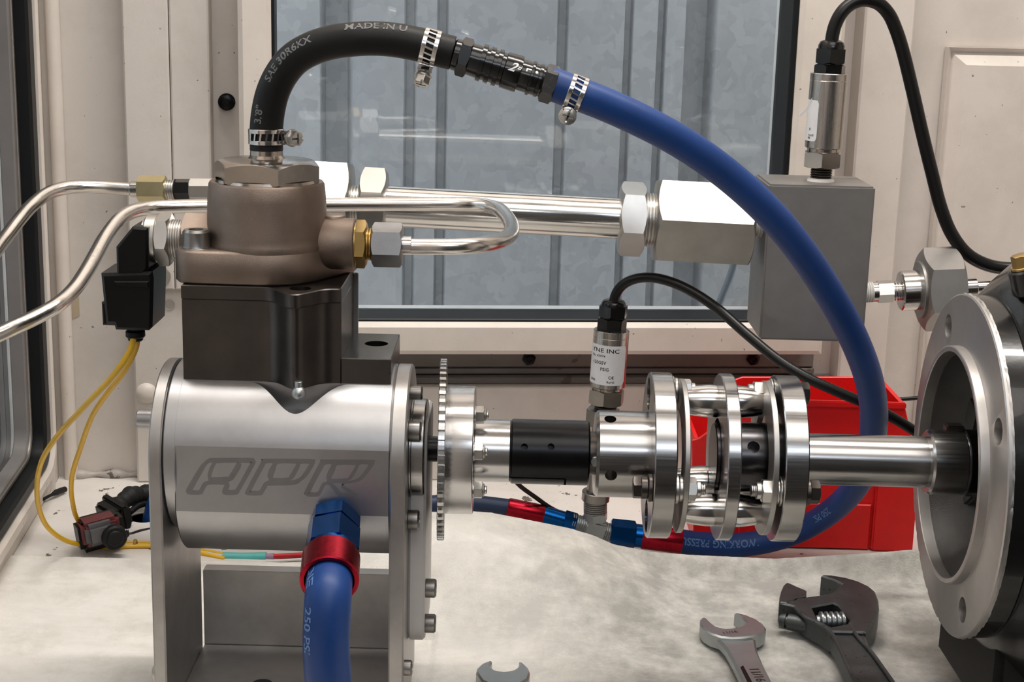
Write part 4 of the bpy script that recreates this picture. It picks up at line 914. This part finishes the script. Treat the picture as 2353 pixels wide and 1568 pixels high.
# black quick coupler between the two hoses
a_, b_ = P(1020, 117, 0), P(1300, 205, 0); FQ = Fr(a_, b_-a_); kq = np.linalg.norm(b_-a_)/np.hypot(280, 88)
qc = thing('quick_coupler', 'black anodised ribbed coupler joining the black hose to the blue hose', 'hose coupler', (a_+b_)/2)
E = lambda px: px*kq
m = M(); m.lathe(FQ, [(E(-10), 0), (E(-10), 6), (E(20), 6.4), (E(24), 7.6), (E(38), 7.8), (E(38), 0)], 48); obj('left_barb', m, BLKA, qc)
m = M(); m.hexn(FQ, E(36), E(62), 16.6, rad(20), 1, 1); obj('left_hex', m, BLKA, qc)
pr = [(E(60), 0), (E(60), 7.7), (E(86), 7.9)]
for k in range(3):
    s_ = 86+19*k; pr += [(E(s_), 9.0), (E(s_+10), 9.0), (E(s_+11), 8.0), (E(s_+19), 8.0)]
pr += [(E(145), 8.8), (E(176), 9.0), (E(182), 8.8), (E(182), 0)]
m = M(); m.lathe(FQ, pr, 64); obj('sliding_collar', m, BLKA, qc)
pr = [(E(180), 0), (E(180), 7.4), (E(188), 7.6), (E(205), 7.6), (E(206), 8.4), (E(212), 8.4), (E(213), 7.7), (E(224), 7.6), (E(225), 8.1), (E(232), 8.1), (E(233), 7.6), (E(240), 7.4), (E(240), 0)]
m = M(); m.lathe(FQ, pr, 56); obj('socket', m, BLKA, qc)
m = M(); m.hexn(FQ, E(238), E(268), 16.4, rad(25), 1, 1); m.cyl(FQ, E(266), E(288), 7.9, .5, 48); obj('right_hex', m, plain('chipped_black', (.02, .02, .02), .45, 0, .2, dirt=(.35, .34, .33), dscale=320, dth=.6), qc)
def wrapq(s0, a0, r): return lambda x, y: FQ(E(s0)+x, -(r+.06)*cos(a0+y/r), (r+.06)*sin(a0+y/r))
m = M(); put_text(m, '2', 6.4, wrapq(152, .12, 9.0), .5); put_text(m, 'zi', 3.0, wrapq(172, .3, 9.0), .3)
put_text(m, '\u2310', 6, wrapq(192, .3, 7.7)); put_text(m, '.', 9, wrapq(213, .45, 7.9)); obj('printed_mark', m, WHITEINK, qc)
# ---- fittings on the floor hose: tee and hose ends
te = thing('tee_fitting', 'steel tee fitting half sunk behind the towel under the coupling', 'fitting', P(1368, 1245, 206))
def axf(u0, v0, u1, v1, Y0=206, Y1=206): a_, b_ = P(u0, v0, Y0), P(u1, v1, Y1); return Fr(a_, b_-a_), np.linalg.norm(b_-a_)
kT = mmpx(P(1368, 1215, 206))
F, L = axf(1322, 1203, 1412, 1228)
m = M(); m.cyl(F, 0, L, 20*kT, .4, 36); m.box(F, (L/2, 0, 0), (L*.52, 44*kT, 46*kT), 1.4); obj('body', m, CHROME, te)
m = M(); m.thread(F, -3, L*.26, 22*kT, 1.3, .7, 32); m.thread(F, L*.74, L+3, 22*kT, 1.3, .7, 32); obj('side_thread', m, CHROME, te)
F2, L2 = axf(1368, 1212, 1368, 1130)
m = M(); m.hexn(F2, L2*.2, L2*.42, 50*kT, .3, 0, 1); obj('neck', m, CHROME, te)
m = M(); m.thread(F2, L2*.4, L2*.86, 27*kT, 1.4, .8, 32); obj('top_thread', m, GREYBLK, te)
F3, L3 = axf(1368, 1150, 1386, 938, 206, 203)
m = M(); m.cyl(F3, 0, L3*.1, 32*kT, .4, 36); m.cyl(F3, L3*.08, L3*.99, 22*kT, .4, 36); m.hexn(F3, L3*.82, L3*.99, 66*kT, .2, 1, 0); obj('riser', m, metal('riser_steel', (.25, .235, .22), .3, .08, None, 0), te)
h1 = thing('hose_end', 'red and blue anodised hose end left of the tee', 'fitting', P(1250, 1190, 208), 'anodised hose ends')
F, L = axf(1252, 1184, 1324, 1205)
m = M(); m.cyl(F, -2, L*.62, 21*kT, .6, 36); m.hexn(F, L*.58, L*.98, 43*kT, .3, 1, 1); obj('nut', m, BLUEA, h1)
F, L = axf(1166, 1166, 1254, 1184)
m = M(); m.lathe(F, [(0, 0), (0, 20*kT), (1, 22*kT), (L-2, 22*kT), (L, 19*kT), (L, 0)], 40); obj('collar', m, REDA, h1)
wire('dark_blue_hose', [P(1172, 1167, 208), P(1140, 1163, 208), P(1095, 1158, 207), P(1050, 1156, 205), P(980, 1160, 200), P(900, 1180, 195)], 5.6, BLUED, 'dark blue hose running left from the red hose end behind the wheel', 'hose', 8, None, 28)
h2 = thing('hose_end', 'blue and red anodised hose end right of the tee', 'fitting', P(1490, 1260, 208), 'anodised hose ends')
F, L = axf(1402, 1225, 1478, 1233)
m = M(); m.hexn(F, 0, L*.75, 58*kT, .25, 1, 1); m.cyl(F, L*.7, L, 27*kT, .5, 36); obj('nut', m, BLUEA, h2)
F, L = axf(1474, 1233, 1566, 1245)
m = M(); m.lathe(F, [(0, 0), (0, 27*kT), (1, 29*kT), (L-.6, 29*kT), (L, 28*kT), (L, 26*kT), (L-2, 25*kT), (L-2, 0)], 44); obj('collar', m, REDA, h2)
wire('thin_cable', [P(1172, 1092, 186), P(1196, 1118, 195), P(1230, 1143, 203), P(1266, 1168, 210), P(1310, 1188, 222)], 1.5, CABLE, 'thin black cable slanting down under the black sleeve coupler', 'cable')
wire('thin_cable', [P(1800, 945, 318), P(1840, 925, 318), P(1880, 914, 318), P(1930, 908, 318), P(1990, 913, 318), P(2050, 918, 318), P(2110, 915, 318), P(2200, 905, 318)], 1.5, CABLE, 'thin black cable running behind the red bin top to the motor', 'cable')
# ---- big blue hose in front, with its fitting in the barrel
hf = thing('hose_end', 'large blue and red anodised hose end screwed into the pump housing barrel', 'fitting', P(765, 1240, -60), 'anodised hose ends')
pS = P(769, 1190, -40); pE = P(757, 1330, -88); d = pE-pS; L = np.linalg.norm(d); F = Fr(pS, d); kF = mmpx(P(765, 1240, -60))
m = M(); m.cyl(F, -6, 4, 46*kF, .5, 40); m.hexn(F, 2, L*.24, 108*kF, .2, 1, 0); m.cyl(F, L*.22, L*.3, 52*kF, .4, 48); m.hexn(F, L*.28, L*.62, 112*kF, .25, 0, 0); m.cyl(F, L*.6, L*.72, 60*kF, .8, 56); obj('nut', m, BLUEA, hf)
m = M(); m.pipe(F, L*.68, L*1.04, 66*kF, 56*kF, .6, 64); obj('collar', m, REDA, hf)
fh_pts = [pS+d*.7, pS+d*1.0, P(754, 1372, -101), P(751, 1430, -105), P(750, 1500, -106), P(756, 1580, -104), P(770, 1700, -98)]
pf = path(fh_pts, 24); fh = thing('front_hose', 'thick blue hose drooping from the front of the pump housing', 'hose', fh_pts[-1])
m = M(); m.tube(pf, 10.7, 40); obj('hose', m, BLUEH, fh, 80)
m = M()
hose_text(m, pf, 10.7, 'LINE   250 PSI', 6.4, s_at(pf, 752, 1330), -1.15, down=True)
obj('printed_text', m, PALEINK, fh)

# ================================================================== ON THE FLOOR
hp = PZ(333, 1190, 0); c = M(); c.cyl(Fr((hp[0], hp[1], -60), (0, 0, 1)), 0, 90, 10.5, .01, 40); cut(fl, c)
bt = thing('floor_tube', 'blue tube rising through a round hole in the white floor behind the left plate', 'tube', (hp[0], hp[1], 0))
m = M(); m.tube(path([A3(hp[0]+2, hp[1], -28), A3(hp[0]+5, hp[1], 2), A3(hp[0]+11, hp[1], 16), A3(hp[0]+30, hp[1]+2, 22)], 8), 6.0, 28); obj('tube', m, BLUEH, bt, 80)
m = M(); m.pipe(Fr((hp[0], hp[1], -28), (0, 0, 1)), 0, 27.5, 10.4, 9.8, .2, 40); obj('hole_liner', m, BLKST, bt)
wire('wire_stub', [PZ(88, 1154, 2), PZ(112, 1141, 4), PZ(132, 1131, 4), PZ(149, 1125, 3)], lambda t: 1.1+1.1*min(1, max(0, (t-.4)*5)), BLKWRAP, 'short black wire end lying in the left corner of the floor', 'wire')
# wiring connector and loom at the left
cn = thing('wiring_connector', 'black and dull red wiring connector lying behind the yellow wires', 'connector', PZ(235, 1235, 0))
c0 = PZ(232, 1236, 10); ax = PZ(262, 1180, 10)-PZ(215, 1236, 10); F = Fr(c0+A3(0, 0, 4), A3(.45, -.80, 0)*1., (0.05, -.35, 1))
m = M(); m.box(F, (-3, 0, 0), (18, 30, 21), 3); obj('shell', m, PLAS, cn)
m = M(); m.box(F, (2, -1, 3), (17, 25, 17), 2.5); obj('lock_slide', m, MAROON, cn)
m = M(); m.box(F, (6, -2, 3.2), (16, 20, 15), 3); obj('insert', m, GREYP, cn)
m = M(); m.cyl(F.at(12, 5, 0), 0, 6, 8.2, 1, 36); m.cyl(F.at(17, 5, 0), 0, 2.4, 5.5, .8, 30); obj('seal_boot', m, RUB, cn)
q0_, q1_ = P(250, 1170, 268), P(290, 1195, 250)
m = M(); m.box(Fr(P(262, 1182, 255), q1_-q0_, (0, -.3, 1)), (0, 0, 0), (26, 15, 15), 2); m.box(Fr(P(268, 1176, 257), q1_-q0_, (0, -.3, 1)), (0, 0, 0), (29, 5, 17), 1); obj('strain_clip', m, PLAS, cn)
m = M(); m.tube(path([P(262, 1176, 258), P(280, 1155, 268), P(300, 1141, 276), P(325, 1136, 284), P(360, 1134, 290), P(420, 1135, 294)], 8), lambda t: 6.4+.7*math.sin(t*23)+.4*math.sin(t*61), 22); obj('loom', m, BLKWRAP, cn, 80)
m = M(); m.tube(path([P(298, 1178, 262), P(320, 1162, 272), P(345, 1157, 280), P(400, 1155, 286)], 8), 2.2, 12); m.tube(path([P(268, 1231, 235), P(300, 1229, 238), P(322, 1222, 244), P(350, 1217, 250), P(420, 1210, 258)], 8), 1.5, 12); m.tube(path([P(268, 1235, 233), P(300, 1236, 236), P(322, 1231, 240), P(350, 1225, 246), P(420, 1220, 254)], 8), 1.5, 12); obj('black_wires', m, CABLE, cn, 80)
m = M(); Fq = Fr(P(270, 1232, 234), (1, .1, .02))
pr = [(0, 0)]
for k in range(7): pr += [(k*1.1, 3.2), (k*1.1+.5, 4.2), (k*1.1+.9, 3.2)]
m.lathe(Fq, pr+[(8, 0)], 24); obj('ribbed_boot', m, RUB, cn)

# red parts bin
bn = thing('parts_bin', 'bright red plastic parts bin standing behind the motor shaft', 'bin', P(1850, 1275, 262))
Yb = 245.; zf = P(1850, 1275, Yb)[2]; zf = max(0.5, zf)
bp = lambda u, v: (lambda q: (q[0], q[2]))(P(u, v, Yb))
prof = [(bp(1594, 1240)[0], zf), bp(1590, 1012), bp(1606, 1008), bp(1700, 940), bp(1740, 926), bp(2078, 926), bp(2094, 1000), (bp(2096, 1250)[0], zf)]
for nm, y0_, y1_ in (('side_wall', Yb, Yb+2.5), ('side_wall', Yb+70, Yb+72.5)):
    m = M(); m.prism(xzp, prof, y0_, y1_, bev=.5); obj(nm, m, REDP, bn)
xL, xR = prof[0][0], prof[-1][0]
m = M(); m.wbox((xL+1, Yb+1, zf), (xR-1, Yb+71, zf+2.5)); obj('bottom', m, REDP, bn)
m = M(); m.prism(lambda x, z, y: A3(x, y, z), [(xR-2.5, zf), (xR, zf), prof[6], prof[5], (prof[5][0]-3, prof[5][1]), (prof[6][0]-2.5, prof[6][1])], Yb+1, Yb+71); obj('end_wall', m, REDP, bn)
m = M(); m.wbox((xL, Yb+1, zf), (xL+2.5, Yb+71, bp(1600, 1030)[1])); obj('end_wall', m, REDP, bn)
m = M(); ztp = prof[5][1]; m.wbox((prof[4][0], Yb-2.5, ztp-4.2), (prof[5][0]+1, Yb+1, ztp+.4), .8); obj('rim', m, REDP, bn)
a_ = bp(2002, 1158); m = M(); m.prism(xzp, [(xL+30, zf+.5), (a_[0], zf+.5), a_, (xL+30, a_[1])], Yb-2.4, Yb+.2, bev=.8); obj('raised_panel', m, REDP, bn)
m = M(); m.wbox((a_[0]+1.5, Yb-4, zf), (xR-.3, Yb+.2, bp(2050, 1060)[1]), 1.2); obj('corner_pad', m, REDP, bn)

# towel with a fold piled up behind the coupling
sil = [(960, 1178), (1000, 1178), (1060, 1175), (1130, 1180), (1190, 1192), (1240, 1202), (1310, 1217), (1360, 1232), (1410, 1254), (1500, 1269), (1580, 1275), (1650, 1279), (1780, 1285), (1900, 1278), (2000, 1270), (2100, 1262), (2200, 1262)]
YR = 180.
sxs = [P(u, v, YR)[0] for u, v in sil]; szs = [max(2.0, P(u, v, YR)[2]) for u, v in sil]
def sst(t): t = min(1, max(0, t)); return t*t*(3-2*t)
def towel_h(x, y):
    zr = float(np.interp(x, sxs, szs)) if x > sxs[0] else 2.0+(szs[0]-2)*sst((x+125)/(sxs[0]+125))
    nz = noise.fractal(Vector((x*.011, y*.02, 0)), 1, 2, 4); nz2 = noise.noise(Vector((x*.03+9, y*.05, 3)))
    f = sst((y-55)/(YR-62)) if y < YR else 1-.75*sst((y-YR)/20)
    fold = 5*max(0, 1-abs((y-138-14*noise.noise(Vector((x*.012, 0, 4))))/16))*sst((x+40)/60)*sst((250-x)/140)
    g = .25+.75*f
    return 2.2+(zr-2)*f*(1+.07*nz2*(1-abs(2*f-1)))+(fold*.55+nz*1.6+nz2*1.0)*g*(.35 if y > YR-20 else 1)*sst((x+330)/40)+.22*noise.noise(Vector((x*.9, y*.9, 1)))
def yback(x): return 188.+(0 if x < -120 else 12*sst((x+120)/60))
m = M(); nx, ny = 430, 300; X0, X1_, Y0_ = -352., 430., -150.
idx = {}
flat_pad = [(xl-1, xr+1, -46, 60), (xn0-1, xn1+1, yn0-1, yn1+1)]
for i in range(nx+1):
    x = X0+(X1_-X0)*i/nx; yb_ = yback(x)
    for j in range(ny+1):
        y = Y0_+(yb_-Y0_)*(j/ny)**.75
        z = towel_h(x, y)
        if -270 < x < -40 and -70 < y < 75: z = min(z, 1.1)
        if x > 205 and y < 120: z = 1.2+(z-1.2)*(1-sst((x-205)/25)*sst((120-y)/25))
        k_ = sst((x-60)/60)*sst((186-y)/16)
        if k_ > 0: z = z*(1-k_)+min(z, 2.4+.2*(z-2.4))*k_
        m.v.append(A3(x+1.2*noise.noise(Vector((y*.05, 2, 2))) if i in (0, nx) else x, y+(1.0*noise.noise(Vector((x*.04, 1, 7))) if j == ny else 0), z if j < ny else .4))
for i in range(nx):
    for j in range(ny):
        a_ = i*(ny+1)+j; m.f.append((a_, a_+ny+1, a_+ny+2, a_+1))
tag(obj('towel', m, TOWEL, None, 180), 'soiled white terry towel spread over the floor under the tools and motor', 'towel')

# ---- wrenches
def onp(ox, oy, s, z): return lambda pts: [(lambda q: (q[0], q[1]))(PZ(ox+x/s, oy+y/s, z)) for x, y in pts]
zT = 19.5; cv = onp(1580, 1310, 4.902, zT)
wr = thing('adjustable_wrench', 'dark adjustable wrench with open jaw lying in front of the motor flange', 'wrench', PZ(1900, 1450, 5))
hand = [(2010, 700), (2060, 840), (2200, 1060), (2353, 1275), (2560, 1570), (2760, 1860), (2560, 1990), (2260, 1690), (1900, 1265), (1760, 990), (1690, 820), (1610, 690)]
headp = [(1505, 62), (1520, 52), (1620, 58), (1780, 84), (1930, 128), (2050, 185), (2115, 240), (2150, 340), (2158, 430), (2125, 540), (2060, 640), (2010, 700), (1610, 690), (1500, 600), (1380, 540), (1280, 470), (1215, 410), (1130, 388), (1040, 372), (1030, 345), (1130, 350), (1200, 338), (1230, 318), (1480, 285), (1600, 262), (1680, 215), (1740, 155), (1640, 105)]
m = M(); m.prism(xyz, cv(headp), zT-14.2, zT, holes=[cv([(1400, 415), (1640, 370), (1700, 400), (1830, 555), (1800, 605), (1620, 640), (1470, 560)])], bev=1.0); obj('head', m, WRENCH, wr)
m = M(); m.prism(xyz, cv([(1400, 415), (1640, 370), (1700, 400), (1830, 555), (1800, 605), (1620, 640), (1470, 560)]), zT-14, zT-10); obj('slot_floor', m, BLKST, wr)
m = M(); m.prism(xyz, cv(hand), zT-13, zT-1.8, bev=1.6); obj('handle', m, WRENCH, wr)
for e_ in ([(1215, 415), (1330, 520), (1500, 605), (1620, 700), (1700, 850), (1770, 1000), (1900, 1265), (2260, 1690), (2560, 1990)], [(1830, 600), (1900, 720), (2060, 900), (2200, 1090), (2330, 1275), (2540, 1590), (2740, 1880)]):
    l_ = cv(e_); m = M(); m.tube(path([A3(p_[0], p_[1], zT-.9) for p_ in l_], 6), 1.25, 10); obj('handle_rail', m, WRENCH, wr, 80)
m = M(); m.prism(xyz, cv([(1112, 150), (1150, 158), (1240, 200), (1340, 240), (1338, 300), (1215, 322), (1190, 345), (1120, 380), (1036, 372), (1034, 320), (1055, 240), (1080, 180)]), zT-13.5, zT+.6, bev=.8); obj('moving_jaw', m, WRENCH, wr)
pa_, pb_ = cv([(1480, 520), (1770, 520)]); A_ = A3(pa_[0], pa_[1], zT-3.2); B_ = A3(pb_[0], pb_[1], zT-3.2); F = Fr(A_, B_-A_); L = np.linalg.norm(B_-A_)
pr = [(-1.5, 0), (-1.5, 3.2), (0, 3.4)]
for k in range(5):
    s_ = L*(k+.1)/5; w_ = L/5; pr += [(s_, 3.9), (s_+w_*.2, 5.6), (s_+w_*.55, 5.6), (s_+w_*.75, 3.9)]
pr += [(L, 3.9), (L+.4, 0)]; m = M(); m.lathe(F, pr, 40); obj('worm_screw', m, CHROME, wr)
pa_, pb_ = onp(1580, 1310, 4.902, zT-8)([(1085, 570), (1240, 600)]); A_ = A3(pa_[0], pa_[1], zT-8); F = Fr(A_, A3(pb_[0], pb_[1], zT-8)-A_); m = M(); m.lathe(F, [(-3.6, 0), (-3.4, 1.6), (-2, 3.6), (.5, 4.2), (1.2, 4.2), (1.2, 3), (2.6, 3), (2.6, 4.6), (9, 4.8), (14, 4.8), (14, 0)], 32); obj('jaw_rack', m, WRENCH, wr)
# small open-ended wrench
zT = 13.; cv = onp(1580, 1310, 4.902, zT)
w2 = thing('open_end_wrench', 'small satin open-end wrench lying left of the adjustable wrench', 'wrench', PZ(1690, 1450, 4))
hd = [(140, 555), (160, 535), (188, 530), (225, 548), (275, 600), (330, 640), (420, 660), (520, 655), (600, 635), (655, 600), (662, 580), (600, 525), (528, 485), (545, 478), (660, 505), (780, 555), (855, 610), (885, 655), (870, 690), (820, 722), (740, 745), (640, 760), (500, 765), (380, 755), (260, 715), (180, 665), (142, 610)]
m = M(); m.prism(xyz, cv(hd), zT-9, zT, bev=.9); obj('jaw_head', m, CHROME, w2)
hn = [(335, 745), (470, 768), (640, 762), (765, 742), (790, 880), (850, 1020), (975, 1262), (1180, 1640), (1340, 1930), (1060, 2010), (880, 1700), (640, 1262), (520, 1010), (430, 850)]
m = M(); m.prism(xyz, cv(hn), zT-8, zT-1.6, bev=1.4); obj('handle', m, CHROME, w2)
gr = cv([(595, 1070), (628, 1050), (745, 1265), (930, 1600), (880, 1610), (690, 1265)]); m = M(); m.prism(xyz, gr, zT-1.7, zT-1.45); obj('dark_groove', m, BLKST, w2)
def on_wr(u0, v0, u1, v1, cvv, z):
    a_, b_ = [A3(*p_, 0) for p_ in cvv([(u0, v0), (u1, v1)])]; d_ = (b_-a_)/np.linalg.norm(b_-a_); n_ = A3(-d_[1], d_[0], 0)
    return lambda x, y: a_+d_*x+n_*y+A3(0, 0, z)
m = M(); put_text(m, '11/16', 4.2, on_wr(400, 725, 720, 690, cv, zT+.05)); obj('stamped_size', m, DARKST, w2); m = M(); put_text(m, '11/16', 7.5, on_wr(690, 1075, 900, 1420, cv, zT-1.5)); obj('stamped_size', m, DARKST, w2)
# third wrench, only the top of its jaw in view
zT = 13.; cv = onp(780, 1034, 2.936, zT)
w3 = thing('open_end_wrench', 'bright open-end wrench at the bottom edge with only its jaw in view', 'wrench', PZ(1158, 1560, 4))
hd = [(922, 1500), (930, 1468), (960, 1440), (1025, 1416), (1030, 1430), (1018, 1455), (1050, 1485), (1110, 1495), (1170, 1485), (1205, 1462), (1212, 1438), (1212, 1424), (1240, 1434), (1272, 1464), (1286, 1500), (1275, 1545), (1215, 1580), (1130, 1600), (1040, 1590), (960, 1555)]
m = M(); m.prism(xyz, cv(hd), zT-9, zT, bev=1.0); obj('jaw_head', m, CHROME, w3)
m = M(); m.prism(xyz, cv([(1000, 1570), (1110, 1598), (1220, 1574), (1235, 1700), (1270, 2000), (1090, 2010), (1010, 1700)]), zT-8, zT-1.5, bev=1.4); obj('handle', m, CHROME, w3)
